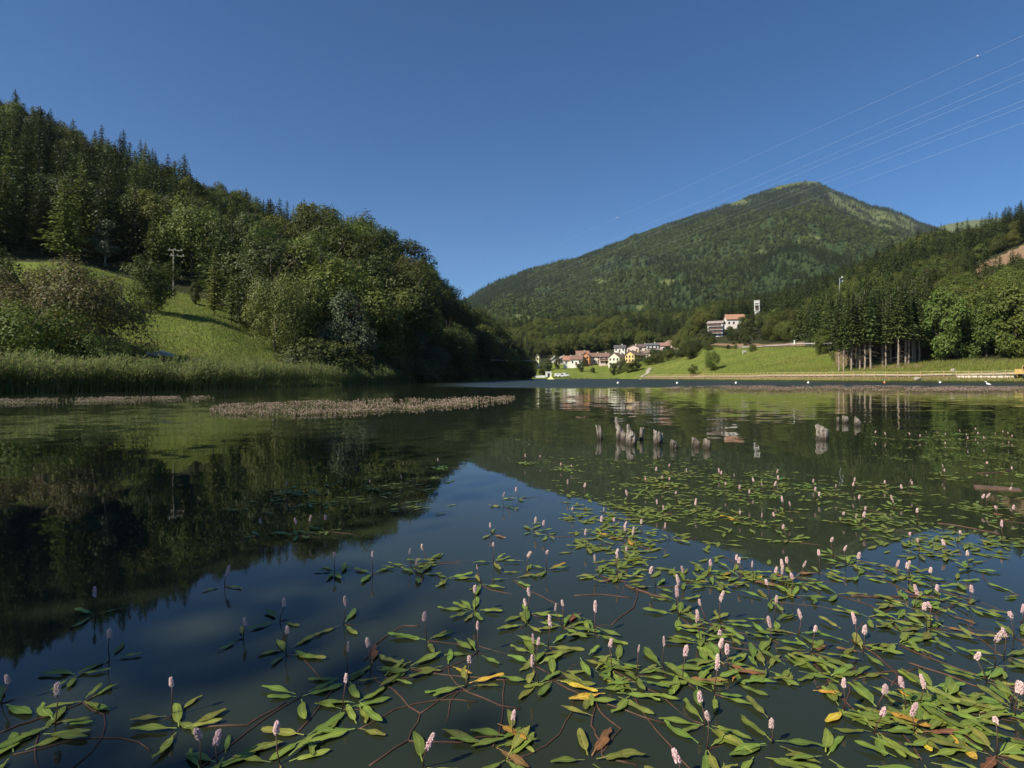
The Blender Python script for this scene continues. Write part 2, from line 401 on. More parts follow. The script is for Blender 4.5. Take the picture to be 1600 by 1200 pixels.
# mountain ----------------------------------------------------------------------
RIDGE = np.array([(300, 600), (500, 555), (640, 510), (736, 463), (769, 443), (813, 426), (874, 408), (901, 407), (962, 382), (1006, 366), (1077, 341), (1138, 319), (1182, 304), (1215, 291),
                  (1248, 284), (1273, 283), (1303, 298), (1336, 311), (1361, 322), (1388, 326), (1416, 338), (1435, 349), (1457, 356), (1500, 376), (1600, 405), (1800, 430), (2600, 480)], float)
RDEP = np.array([(300, 1500), (735, 1750), (900, 2050), (1100, 2350), (1275, 2600), (1440, 2500), (1600, 2350), (2600, 2000)], float)
NT_ROWS = 150
def mount(px, t):
    """point of the mountain side at bearing px and fraction t from foot (0) to ridge (1)"""
    px = np.asarray(px, float); t = np.asarray(t, float)
    yr = np.interp(px, RDEP[:, 0], RDEP[:, 1]); zr = CAMH + (HOR - np.interp(px, RIDGE[:, 0], RIDGE[:, 1])) / F * yr
    y0 = 470.0; z0 = 18.0
    tc = np.clip(t, 0, 1)
    Y = y0 + (yr - y0) * tc + np.clip(t - 1, 0, 9) * 700
    z = z0 + (zr - z0) * (0.86 * tc + 0.14 * tc ** 2.2)
    x = (px - 800) / F * Y
    e = np.sin(math.pi * np.clip(tc, 0, 1)) ** 0.7
    gul = (np.abs(fbm(x / 330 + 0.0006 * Y, Y / 800, 41, 4)) - 0.12) * 260 + fbm(x / 120, Y / 160, 55, 4) * 46
    z = z + gul * e * np.clip(zr / 500, 0.15, 1) - np.clip(t - 1, 0, 9) * 420
    return x, Y, z
pxs = np.arange(300, 2601, 5.0); ts = np.concatenate([np.linspace(0, 1, NT_ROWS), [1.15, 1.6, 2.2]])
GX, GT = np.meshgrid(pxs, ts, indexing='ij')
mx, my, mz = mount(GX, GT)
CLEAR = [(880, 505, 30, 7), (905, 500, 26, 5), (812, 497, 16, 5), (868, 520, 12, 4), (938, 441, 17, 3), (800, 463, 12, 3),
         (1262, 373, 22, 3), (1045, 441, 16, 3), (880, 516, 10, 4), (1000, 480, 7, 3), (1190, 395, 6, 2.5), (1405, 372, 26, 3), (1150, 316, 18, 4)]
def clearing(px, t, x, Y, z):
    py = HOR - F * (z - CAMH) / Y
    m = np.zeros(np.shape(px))
    for cx, cyy, rx, ry in CLEAR:
        m = np.maximum(m, 1 - sstep(0.6, 1.15, np.hypot((px - cx) / rx / 1.25, (py - cyy) / ry / 1.5)))
    top = sstep(0.955, 0.975, t) * sstep(1195, 1215, px) * (1 - sstep(1272, 1284, px))
    wob = fbm(px / 25, t * 30, 91, 3)
    sh = sstep(0.70, 0.78, t + wob * .22) * sstep(1280, 1305, px + wob * 40) * (1 - sstep(1425, 1440, px)) * (1 - sstep(0.965, 0.985, t))
    return np.maximum(np.maximum(m, top), sh)
mm = clearing(GX, GT, mx, my, mz)
def mat_mount():
    t = NT('mountain_ground'); tc = t.n('ShaderNodeTexCoord'); pos = tc.outputs['Object']
    n1 = t.noise(0.02, 6, 0.65, pos); n2 = t.noise(0.11, 4, 0.6, pos)
    g = t.ramp(n1.outputs[0], [(0.3, (0.060, 0.085, 0.025)), (0.7, (0.130, 0.142, 0.048))])
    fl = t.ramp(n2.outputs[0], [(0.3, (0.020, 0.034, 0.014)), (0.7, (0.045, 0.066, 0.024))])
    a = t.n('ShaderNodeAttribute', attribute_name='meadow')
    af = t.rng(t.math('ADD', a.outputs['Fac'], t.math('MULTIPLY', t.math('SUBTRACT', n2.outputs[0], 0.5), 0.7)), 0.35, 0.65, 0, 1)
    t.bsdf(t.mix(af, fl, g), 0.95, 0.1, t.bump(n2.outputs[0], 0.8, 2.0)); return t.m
M['mount'] = mat_mount()
me = mesh('mountain', np.stack([mx, my, mz], -1), grid_faces(*GX.shape), [M['mount']], smooth=True, attrs={'meadow': mm.ravel()})
tag(obj('mountain', me), kind='structure')

# far ridge seen through the gap on the right -----------------------------------
rp = np.arange(1380, 1720, 6.0); rt = np.linspace(0, 1.4, 20)
RX, RT = np.meshgrid(rp, rt, indexing='ij')
rpy = np.interp(RX, [1380, 1450, 1480, 1520, 1600, 1720], [372, 356, 347, 340, 335, 345])
RY = 3300 + 900 * RT; RZ = (CAMH + (HOR - rpy) / F * 4200) * (1 - np.abs(1 - RT) * 0.55) + fbm(RX / 20, RT * 6, 77, 4) * 60 * np.sin(np.clip(RT, 0, 1) * math.pi)
me = mesh('far_ridge', np.stack([(RX - 800) / F * RY, RY, RZ], -1), grid_faces(*RX.shape), [M['mount']], smooth=True, attrs={'meadow': np.full(RX.size, 0.75)})
tag(obj('far_ridge', me), kind='structure')

# water --------------------------------------------------------------------------
def mat_water():
    t = NT('lake_water'); g = t.n('ShaderNodeNewGeometry'); pos = g.outputs['Position']
    sep = t.n('ShaderNodeSeparateXYZ'); t.l(pos, sep.inputs[0]); x, y = sep.outputs[0], sep.outputs[1]
    def slope(scale, detail, seed):
        mp = t.n('ShaderNodeMapping'); t.l(pos, mp.inputs[0]); mp.inputs['Location'].default_value = (seed, seed * 2.3, seed * 0.7)
        mp.inputs['Scale'].default_value = (0.62, 1.0, 1.0); mp.inputs['Rotation'].default_value = (0, 0, 0.35)
        n = t.noise(scale, detail, 0.55, mp.outputs[0])
        v = t.n('ShaderNodeVectorMath', operation='SUBTRACT'); t.l(n.outputs['Color'], v.inputs[0]); v.inputs[1].default_value = (0.5, 0.5, 0.5)
        return v.outputs[0]
    def scaled(v, f):
        m = t.n('ShaderNodeVectorMath', operation='SCALE'); t.l(v, m.inputs[0])
        if isinstance(f, bpy.types.NodeSocket): t.l(f, m.inputs['Scale'])
        else: m.inputs['Scale'].default_value = f
        return m.outputs[0]
    def add(a, b):
        m = t.n('ShaderNodeVectorMath', operation='ADD'); t.l(a, m.inputs[0]); t.l(b, m.inputs[1]); return m.outputs[0]
    patch = t.noise(0.05, 3, 0.5, pos).outputs[0]
    # wind ruffles the open middle of the lake, the bays stay calm
    far = t.rng(t.math('ADD', y, t.math('MULTIPLY', t.math('SUBTRACT', patch, 0.5), 26.0)), 52.0, 68.0, 0, 1)
    lee = t.rng(t.math('ADD', x, t.math('MULTIPLY', y, 0.13)), -3.0, 6.0, 0, 1)
    ruf = t.math('MULTIPLY', far, lee)
    calm = t.rng(y, 3.0, 14.0, 0.012, 0.055)
    calm = t.math('MULTIPLY', calm, t.rng(patch, 0.3, 0.7, 0.6, 1.5))
    v = add(scaled(slope(2.1, 3, 3.0), calm), scaled(slope(0.55, 2, 9.0), t.math('MULTIPLY', calm, 0.55)))
    v = add(v, scaled(slope(5.5, 3, 17.0), t.math('MULTIPLY', ruf, 0.5)))
    cmb = t.n('ShaderNodeVectorMath', operation='MULTIPLY'); t.l(v, cmb.inputs[0]); cmb.inputs[1].default_value = (1, 1, 0)
    up = t.n('ShaderNodeVectorMath', operation='ADD'); t.l(cmb.outputs[0], up.inputs[0]); up.inputs[1].default_value = (0, 0, 1)
    nm = t.n('ShaderNodeVectorMath', operation='NORMALIZE'); t.l(up.outputs[0], nm.inputs[0])
    dep = t.noise(0.4, 3, 0.5, pos)
    c = t.ramp(dep.outputs[0], [(0.3, (0.018, 0.024, 0.013)), (0.7, (0.025, 0.031, 0.016))])
    b = t.bsdf(c, t.math('ADD', t.math('MULTIPLY', ruf, 0.38), 0.022), 0.5, nm.outputs[0]); b.inputs['IOR'].default_value = 1.333
    return t.m
me = mesh('lake_water', [(-420, -120, 0), (600, -120, 0), (600, 345, 0), (-420, 345, 0)], np.array([(0, 1, 2, 3)]), [mat_water()])
tag(obj('water', me), kind='structure')
# ------------------------------------------------------------------ tree builders
def norm(v): return v / (np.linalg.norm(v, axis=-1, keepdims=True) + 1e-9)
def diamonds(p, n, tdir, L, Wd, bend=0.0):
    """one leaf-shaped quad per point: p centre, n normal, tdir lengthwise direction"""
    t = norm(tdir - n * (tdir * n).sum(-1, keepdims=True)); b = np.cross(n, t)
    L = np.broadcast_to(L, (len(p),))[:, None]; Wd = np.broadcast_to(Wd, (len(p),))[:, None]
    V = np.stack([p - t * L / 2 - n * bend * L, p + b * Wd / 2 + t * L * 0.04, p + t * L / 2 - n * bend * L, p - b * Wd / 2 + t * L * 0.04], 1)
    f = np.arange(len(p))[:, None] * 4 + np.arange(4)[None]
    return V.reshape(-1, 3), f

def spruce_crown(seed, H=18.0, start=0.10, rmax=3.1, levels=34, per=8, sp=7, size=0.85, mat='spruce', light=False, ex=.64):
    r = np.random.default_rng(seed)
    P_, N_, T_, L_ = [], [], [], []
    for i in range(levels):
        t = (i + r.uniform(-.3, .3)) / levels; t = min(max(t, 0), .99)
        z = (start + (0.985 - start) * t) * H
        rad = rmax * ((1 - t) ** ex * 0.95 + 0.05) * r.uniform(.82, 1.12)
        nb = per if t < .7 else max(4, per - 3)
        a0 = r.uniform(0, 6.28)
        for k in range(nb):
            a = a0 + k * 6.283 / nb + r.uniform(-.25, .25); rb = rad * r.uniform(.65, 1.15)
            d = np.array([math.cos(a), math.sin(a), 0]); side = np.array([-d[1], d[0], 0])
            ns = max(2, int(round(sp * (0.35 + 0.65 * rb / rmax))))
            s = (np.arange(ns) + r.uniform(0.1, .9, ns)) / ns
            drop = (-0.30 * s + 0.10 * s * s) * rb * (1.25 - 0.9 * t) if not light else (0.10 * s) * rb
            lat = r.uniform(-.32, .32, ns) * rb * s
            p = d * (s * rb)[:, None] + side * lat[:, None]; p[:, 2] = z + drop + r.uniform(-.1, .1, ns)
            P_.append(p)
            T_.append(norm(d + side * (lat / (rb * s + .01) * 1.4)[:, None] + np.stack([0 * s, 0 * s, r.uniform(-.5, .05, ns)], -1)))
            N_.append(norm(np.array([0, 0, 1.0]) + d * 0.35 + r.normal(0, .35, (ns, 3))))
            L_.append(size * (0.55 + 0.6 * (1 - t)) * r.uniform(.75, 1.3, ns))
    # leader shoot
    n = 8; p = np.zeros((n, 3)); p[:, 2] = np.linspace(.955, 1.0, n) * H
    P_.append(p); N_.append(norm(r.normal(0, 1, (n, 3)) * [1, 1, .2])); T_.append(np.tile([0, 0, 1.0], (n, 1))); L_.append(np.full(n, .5))
    p, n, T, L = map(np.concatenate, (P_, N_, T_, L_))
    V, f = diamonds(p, n, T, L, L * .46, 0.06)
    return mesh('spruce_crown', V, f, [M[mat]])

def trunk_mesh(H, r0, seed, mat='bark', lean=0.15, limbs=0, crown_r=4, z0=.35, top=0.97):
    r = np.random.default_rng(seed); mb = MB()
    n = 7; zz = np.linspace(-0.5, H * top, n)
    pts = np.stack([np.cumsum(r.normal(0, lean, n)) * .4, np.cumsum(r.normal(0, lean, n)) * .4, zz], -1); pts[:, :2] -= pts[0, :2]
    mb.tube(pts, np.linspace(r0, r0 * .15, n), 7)
    for k in range(limbs):
        t = r.uniform(z0, .75); b = np.array([np.interp(t * H, zz, pts[:, 0]), np.interp(t * H, zz, pts[:, 1]), t * H])
        a = k * 2.4 + r.uniform(-.4, .4); l = crown_r * r.uniform(.5, .85)
        e = b + np.array([math.cos(a) * l, math.sin(a) * l, l * r.uniform(.5, 1.0)])
        m = (b + e) / 2 + np.array([0, 0, -.08 * l])
        mb.tube([b, m, e], [r0 * .45, r0 * .3, r0 * .1], 5)
    return mb.mesh('tree_trunk', M[mat])

def broad_crown(seed, H=12.0, rx=5.0, base=0.14, lobes=30, leaves=5200, size=0.46, mat='leaf', shape='round', lobe_r=0.36, flat=1.0):
    r = np.random.default_rng(seed)
    zc = H * (base + 1) / 2; rz = H * (1 - base) / 2
    C, R = [], []
    while len(C) < lobes:
        d = norm(r.normal(0, 1, 3)); q = r.uniform(.45, .86)
        if shape == 'round': c = d * q
        elif shape == 'cone': c = d * q; c[:2] *= (1.0 - 0.62 * (c[2] + 1) / 2) * 1.15
        elif shape == 'tall': c = d * q; c[:2] *= 0.9
        elif shape == 'dome': c = d * q; c[2] = abs(c[2]) * 1.5 - .75; c[:2] *= 1.05
        if c[2] < -.55 and np.hypot(c[0], c[1]) > .6: continue
        C.append(c * [rx, rx, rz]); R.append(lobe_r * rx * r.uniform(.6, 1.2))
    C = np.array(C); R = np.array(R)
    w = R ** 2; w /= w.sum(); li = r.choice(lobes, leaves, p=w)
    d = norm(r.normal(0, 1, (leaves, 3)) + [0, 0, .18])
    q = r.uniform(.35, 1, leaves) ** .45
    lump = 1 + .22 * np.sin(d[:, 0] * 7 + li) * np.sin(d[:, 1] * 6 + li * 2) + r.normal(0, .05, leaves)
    p = C[li] + d * (R[li] * q * lump)[:, None] * [1, 1, .85 * flat]
    out = norm(p / [rx, rx, rz])
    n = norm(d * .55 + out * .35 + [0, 0, .35] + r.normal(0, .38, (leaves, 3)))
    T = norm(r.normal(0, 1, (leaves, 3)) + [0, 0, -.5])
    L = size * r.uniform(.65, 1.35, leaves)
    p[:, :2] *= rx / np.percentile(np.hypot(p[:, 0], p[:, 1]), 96)
    z0_, z1_ = np.percentile(p[:, 2], [1.0, 99.6]); p[:, 2] = H * base + (p[:, 2] - z0_) / (z1_ - z0_) * H * (1 - base)
    V, f = diamonds(p, n, T, L, L * r.uniform(.5, .75, leaves), .05)
    return mesh('broadleaf_crown', V, f, [M[mat]])

def remat(me, mat):
    m2 = me.copy(); m2.materials.clear(); m2.materials.append(M[mat]); return m2

SPR = [(spruce_crown(100 + i, 18, .07 + .05 * (i % 2), 3.3 + .3 * i, 30 + 2 * i, 8, 7, .9), trunk_mesh(18, .24, 150 + i)) for i in range(4)]
LAR = [(remat(spruce_crown(120 + i, 18, .10, 3.5, 30, 8, 8, .85, light=True), 'larch'), trunk_mesh(18, .24, 160 + i)) for i in range(2)]
BRO = []
for i, (sh, rx, lo) in enumerate((('round', 4.6, 30), ('dome', 5.2, 34), ('tall', 3.8, 28), ('round', 5.0, 40), ('cone', 4.4, 32))):
    BRO.append((broad_crown(200 + i, 12, rx, .10, lo + 10, 10500, .36, 'leaf', sh, .32), trunk_mesh(12, .26, 250 + i, limbs=6, crown_r=rx)))
BRB = [(remat(a, 'leaf_bright'), b) for a, b in BRO]
BRD = [(remat(a, 'leaf_dark'), b) for a, b in BRO]

def tree(name, proto, x, y, z, h, hw, rz, label, group=None, ref=18.0, cat='tree'):
    """proto meshes are ref metres high; hw is the width factor"""
    s = h / ref
    o = thing(name, label, cat, (x, y, z), rz, group, (s * hw, s * hw, s))
    obj('crown', proto[0], o); obj('trunk', proto[1], o)
    return o

class Spacing:
    def __init__(s): s.pts = {}
    def ok(s, x, y, d):
        cx, cy = int(x // 8), int(y // 8)
        for i in (-1, 0, 1):
            for j in (-1, 0, 1):
                for (a, b, e) in s.pts.get((cx + i, cy + j), ()):
                    if (a - x) ** 2 + (b - y) ** 2 < ((d + e) / 2) ** 2: return False
        return True
    def put(s, x, y, d): s.pts.setdefault((int(x // 8), int(y // 8)), []).append((x, y, d))
SP = Spacing()

# --- named trees and shrubs of the left shore -----------------------------------
def left_tree(name, proto, px, Y, h, hw, label, ref, rz=None, dz=-.2, cat='tree', sp=5.0, group=None):
    x = P(px, Y); z = float(LEFT.z(x, Y)) + dz
    SP.put(x, Y, sp)
    return tree(name, proto, x, Y, z, h, hw, random.uniform(0, 6.28) if rz is None else rz, label, group, ref, cat)

def one_off(seed, H, rx, base, lobes, leaves, size, mat, shape, r0, bark='bark', lobe_r=.34):
    return (broad_crown(seed, H, rx, base, lobes, leaves, size, mat, shape, lobe_r), trunk_mesh(H, r0, seed + 1, bark, limbs=8, crown_r=rx, z0=.15))

big = one_off(301, 10.6, 6.5, .0, 110, 30000, .24, 'leaf_brown', 'dome', .25, lobe_r=.20)
left_tree('large_shrub', big, 122, 55, 10.0, 1.0, 'huge domed brownish-green shrub behind the reeds at the left shore', 10.6, 0.4, -.6, 'shrub', 10)
gre = one_off(303, 5.6, 3.9, .0, 46, 13000, .20, 'leaf_bright', 'dome', .12, lobe_r=.28)
left_tree('large_shrub', (big[0], big[1]), 46, 58, 8.8, .95, 'brownish-green shrub at the left edge beside the huge domed shrub', 10.6, 2.4, -.6, 'shrub', 6)
left_tree('leafy_shrub', gre, 38, 47.5, 6.3, 1.15, 'fresh green leafy shrub in front of the huge brownish shrub at the left edge', 5.6, 1.0, -.3, 'shrub', 6)
left_tree('leafy_shrub', (gre[0], gre[1]), 150, 49, 3.9, 1.0, 'low green leafy shrub below the right half of the huge brownish shrub', 5.6, 2.2, -.4, 'shrub', 5)
drk = one_off(305, 9.5, 3.6, .05, 36, 9000, .28, 'leaf_dark', 'round', .2)
left_tree('dark_tree', drk, -20, 60, 9.8, 1.0, 'dark leafy tree cut by the left picture edge above the reeds', 9.5, .3, sp=6)
mea = one_off(307, 7.2, 3.3, .08, 30, 9000, .24, 'leaf', 'round', .16)
left_tree('meadow_tree', mea, 234, 82, 7.8, .95, 'small leaning round tree alone on the sloping meadow left of the utility pole', 7.2, 2.0, sp=5)
LLT = [(remat(LAR[0][0], 'larch_light'), LAR[0][1]), (remat(LAR[1][0], 'larch_light'), LAR[1][1])]
left_tree('larch_tree', LLT[0], 101, 109, 17.0, 1.25, 'tall pale green larch standing before the dark forest above the left meadow', 18, sp=7)
left_tree('birch_tree', (broad_crown(309, 9, 2.3, .02, 22, 3000, .34, 'leaf_silver', 'tall'), trunk_mesh(9, .13, 310, 'bark_pale', limbs=4, crown_r=2)), 164, 112.5, 9.2, 1.0,
          'small grey-green birch with a pale trunk at the top edge of the meadow', 9, sp=4)
left_tree('conifer_tree', LLT[0], 334, 96, 11.0, .95, 'narrow conifer at the meadow edge, the taller left one of a pair', 18, sp=4)
left_tree('conifer_tree', LLT[1], 361, 91, 10.0, .72, 'narrow light green conifer at the meadow edge, right one of a pair', 18, sp=4)
left_tree('young_tree', BRO[2], 305, 101, 4.0, .8, 'very small tree at the forest edge right of the utility pole', 12, sp=3)
sal = one_off(311, 11.5, 4.9, .05, 40, 12000, .28, 'leaf', 'dome', .22)
left_tree('willow_tree', (remat(sal[0], 'larch_light'), sal[1]), 430, 84, 11.4, .92, 'rounded willow at the right end of the meadow, lit on its left side', 11.5, 1.2, sp=8)
left_tree('willow_tree', (remat(sal[0], 'larch'), sal[1]), 462, 90, 12.0, .85, 'tall willow directly behind the rounded willow at the meadow end', 11.5, 3.9, sp=6)
sil = one_off(313, 12.2, 5.0, .02, 44, 12000, .34, 'leaf_silver', 'dome', .25)
left_tree('silver_tree', sil, 540, 92, 12.6, .98, 'silvery grey-leaved tree behind the reeds in front of the wooded hill', 12.2, .8, sp=8)
left_tree('light_tree', BRB[0], 411, 116, 15, 1.0, 'light green rounded tree among dark spruces above the meadow end', 12, sp=7)
left_tree('pine_tree', BRO[1], 300, 124, 18, 1.0, 'broad flat-topped tree behind the utility pole', 12, sp=9)
left_tree('spruce_tree', LAR[1], 240, 116, 13.5, 1.1, 'light green conifer in front of the broad flat-topped tree at the meadow top', 18, sp=6)
left_tree('brown_tree', (remat(BRO[3][0], 'leaf_brown'), BRO[3][1]), 628, 120, 14, .95, 'rounded brownish tree in the middle of the wooded hill by the lake', 12, sp=7)
left_tree('poplar_tree', (remat(BRO[2][0], 'leaf_silver'), BRO[2][1]), 655, 118, 15, .5, 'slim pale tree right of the rounded brownish tree on the wooded hill', 12, sp=5)
left_tree('shore_shrub', (remat(BRO[4][0], 'leaf_silver'), BRO[4][1]), 683, 120, 6.5, 1.2, 'pale shrub hanging over the water at the dark foot of the wooded hill', 12, cat='shrub', sp=5)

# --- the forests of the left hill: single trees ----------------------------------
cand = np.stack([rng.uniform(-130, 832, 26000), rng.uniform(80, 262, 26000)], -1)
LK = LEFT.knots(cand[:, 0])[0]; accS = []; accB = []
for (px, Y), ky in zip(cand, LK):
    edge = np.interp(px, [-130, 330, 380, 420, 470, 520], [ky[4], ky[4] + 5, ky[4] + 2, ky[4] - 4, ky[2] + 4, ky[2] - 1])
    if Y < edge or Y > ky[5] + (10 if px < 740 else 6): continue
    x = P(px, Y)
    conif = fbm(x / 28, Y / 28, 5, 2) > np.interp(px, [0, 160, 330, 430, 480, 540, 830], [-.12, -.05, -.03, .03, .16, .30, .26])
    d = 5.0 if conif else 6.6
    if px > 640: d *= .92
    elif px > 470 and not conif: d = 8.2
    if not SP.ok(x, Y, d): continue
    SP.put(x, Y, d); (accS if conif else accB).append((Y, px, x, (Y - edge) / (ky[5] - edge)))
def zone_l(px, u, kind):
    row = 'low at the edge of' if u < .3 else 'halfway up' if u < .75 else 'on the skyline of'
    col = ('the forest above the huge shrub' if px < 170 else 'the forest behind the utility pole' if px < 330 else 'the forest above the meadow end' if px < 450 else
           'the rounded knoll above the silver tree' if px < 610 else 'the wooded hill right of the brownish tree' if px < 720 else 'the dark wooded headland')
    return '%s %s %s' % (kind, row, col)
accS.sort(); accB.sort(); restL = []
for i, (Y, px, x, u) in enumerate(accS):
    z = float(LEFT.z(x, Y)) - .3; far = np.interp(px, [560, 700, 800, 830], [1, .95, .8, .55]) * (.9 if px > 300 else 1); h = rng.uniform(13.5, 20.5) * far
    lar = rng.random() < .16
    if i >= 150: restL.append((x, Y, z, h / 18, int(rng.integers(0, 4)) if not lar else int(4 + rng.integers(2)))); continue
    lab = zone_l(px, u, 'pale green larch' if lar else 'dark spruce')
    tree('larch_tree' if lar else 'spruce_tree', LAR[rng.integers(2)] if lar else SPR[rng.integers(4)], x, Y, z, h, rng.uniform(.9, 1.2), rng.uniform(0, 6.28), lab, 'trees: ' + lab, 18)
for i, (Y, px, x, u) in enumerate(accB):
    z = float(LEFT.z(x, Y)) - .3; far = np.interp(px, [560, 700, 800, 830], [1, .95, .8, .55]); h = rng.uniform(10.5, 15.5) * far * (1.28 if 470 < px < 650 else 1)
    if i >= 190: restL.append((x, Y, z, h / 12, int(6 + rng.integers(5)))); continue
    lab = zone_l(px, u, 'leafy tree')
    tree('broadleaf_tree', ((BRO, BRD, BRD, BRO) if px < 460 else (BRO, BRO, BRD, BRB))[rng.integers(4)][rng.integers(5)], x, Y, z, h, rng.uniform(.92, 1.2), rng.uniform(0, 6.28), lab, 'trees: ' + lab, 12)
print('left trees', len(accS), len(accB), 'as stuff', len(restL))

# bushes closing the shore edge of the wooded hill
bsh = broad_crown(331, 4, 2.6, .0, 18, 2600, .34, 'leaf_dark', 'dome'); bst = trunk_mesh(4, .1, 332, limbs=4, crown_r=2, z0=.1)
for i, px in enumerate(np.linspace(470, 822, 52)):
    Yk = LEFT.knots(np.array([px]))[0][0]; Y = Yk[1] + rng.uniform(1.5, 3.5) if px > 640 else Yk[2] + rng.uniform(-3, 1)
    x = P(px, Y); h = rng.uniform(3.0, 5.2)
    tree('shore_bush', (bsh, bst), x, Y, float(LEFT.z(x, Y)) - .4, h, rng.uniform(1, 1.4), rng.uniform(0, 6), 'low dark bush at the foot of the wooded hill beside the water', 'bushes along the foot of the wooded hill', 4, 'bush')

# trees on the near bank, outside the picture, that shade the left part of the water plants
for (x, y, h) in ((-16.6, -8.2, 13.2), (-17.2, -6.4, 14.2), (-16.5, -4.7, 13.8), (-17.3, -3.0, 14.4), (-16.9, -1.4, 13.6), (-19.5, -7.6, 14.5), (-19.8, -4.2, 15.0)):
    tree('bank_tree', BRO[0], x, y, float(bank_z(x, y)) - .3, h, 1.0, x, 'leafy tree on the near left bank beside the lake', 'trees on the near left bank', 12)

# --- right shore -------------------------------------------------------------------
def right_tree(name, proto, px, Y, h, hw, label, ref, dz=-.2, cat='tree', sp=5.0, group=None):
    x = P(px, Y); z = float(RIGHT.z(x, Y)) + dz
    SP.put(x, Y, sp)
    return tree(name, proto, x, Y, z, h, hw, rng.uniform(0, 6.28), label, group, ref, cat)

def bare_spruce(seed):
    c = spruce_crown(seed, 20, .38, 2.6, 30, 9, 8, .8, 'spruce_light', ex=.95); r = np.random.default_rng(seed); mb = MB(); tw = MB()
    zz = np.linspace(-.5, 19.6, 6); mb.tube(np.stack([r.normal(0, .05, 6), r.normal(0, .05, 6), zz], -1), np.linspace(.23, .05, 6), 7)
    for k in range(46):
        z = r.uniform(1.5, 9); a = r.uniform(0, 6.28); l = r.uniform(.7, 1.9)
        d = np.array([math.cos(a), math.sin(a), 0])
        tw.tube([d * .1 + [0, 0, z], d * l * .6 + [0, 0, z - .1 * l], d * l + [0, 0, z - .32 * l]], [.035, .025, .012], 3, cap=False)
    return c, mb.mesh('tree_trunk', M['bark_pale']), tw.mesh('dead_twigs', M['twig']), mb.mesh('tree_trunk', M['bark'])
SPL = [(remat(a, 'spruce_light'), b) for a, b in SPR]
BARE = [bare_spruce(400 + i) for i in range(3)]
LT = 'tall spruce with bare pale trunk and dead twigs at the front of the grove'
def grove_spruce(px, Y, h, label, group):
    x = P(px, Y); z = float(RIGHT.z(x, Y)) - .2; SP.put(x, Y, 2.2)
    b = BARE[rng.integers(3)]; s = h / 20
    o = thing('spruce_tree', label, 'tree', (x, Y, z), rng.uniform(0, 6.28), group, (s, s, s))
    obj('crown', b[0], o); obj('trunk', b[1] if Y < 141.5 else b[3], o); obj('dead_twigs', b[2], o)  # trunks farther back take dark bark: the grove's inner shade put into colour
grove_spruce(1311, 139, 18.5, 'bare-trunked spruce at the left end of the grove, nearest the meadow', None)
grove_spruce(1351, 137, 19.5, 'thick bare-trunked spruce in the middle of the left half of the grove', None)
grove_spruce(1404, 134.5, 19.5, 'spruce with the thickest, palest bare trunk in the right half of the grove', None)
for px in (1319, 1330, 1338, 1344, 1360, 1379, 1385, 1391, 1415, 1419, 1425, 1430, 1436):
    grove_spruce(px + rng.uniform(-1, 1), rng.uniform(136, 141), rng.uniform(16, 20.5), LT, 'bare-trunked spruces of the grove front')
for _ in range(44):
    px = rng.uniform(1308, 1440); grove_spruce(px, rng.uniform(142, 162), rng.uniform(14.5, 22), 'spruce with a bare trunk in the shaded depth of the grove', 'bare-trunked spruces deep in the grove')

BIG = [one_off(421 + 3 * i, 17, 6.6, .03, 54, 9500, .62, 'leaf_bright', s, .35, lobe_r=.27) for i, s in enumerate(('round', 'dome', 'tall'))]
for i, (px, Y, h, hw, lab) in enumerate((
        (1468, 139, 17.5, .82, 'large bright green tree at the right end of the bare-trunked grove'),
        (1541, 137, 15.5, .95, 'broad bright green tree with hanging lower boughs right of the large bright tree'),
        (1588, 133, 17.5, .95, 'tall bright green tree at the right picture edge below the bare slope'),
        (1512, 146, 14.0, .85, 'bright green tree set back between the large and the broad bright trees'),
        (1640, 131, 17.0, 1.0, 'bright leafy tree just past the right picture edge'))):
    right_tree('large_tree', BIG[i % 3], px, Y, h, hw, lab, 17, sp=7)
for i, (px, Y, h, hw, pr, lab) in enumerate((
        (1284, 172, 7.8, .92, BRB[0], 'round dark-green tree alone on the meadow left of the spruce grove'),
        (1113, 204, 7.6, .85, BRB[3], 'small tree with a visible trunk on the meadow near the shore fence'),
        (1083, 208, 4.6, 1.1, BRO[0], 'low round bush-like tree left of the small meadow tree'),
        (1176, 226, 3.6, 1.1, BRB[1], 'small bush beside the footpath on the upper meadow'))):
    right_tree('meadow_tree', pr, px, Y, h, hw, lab, 12, sp=4)

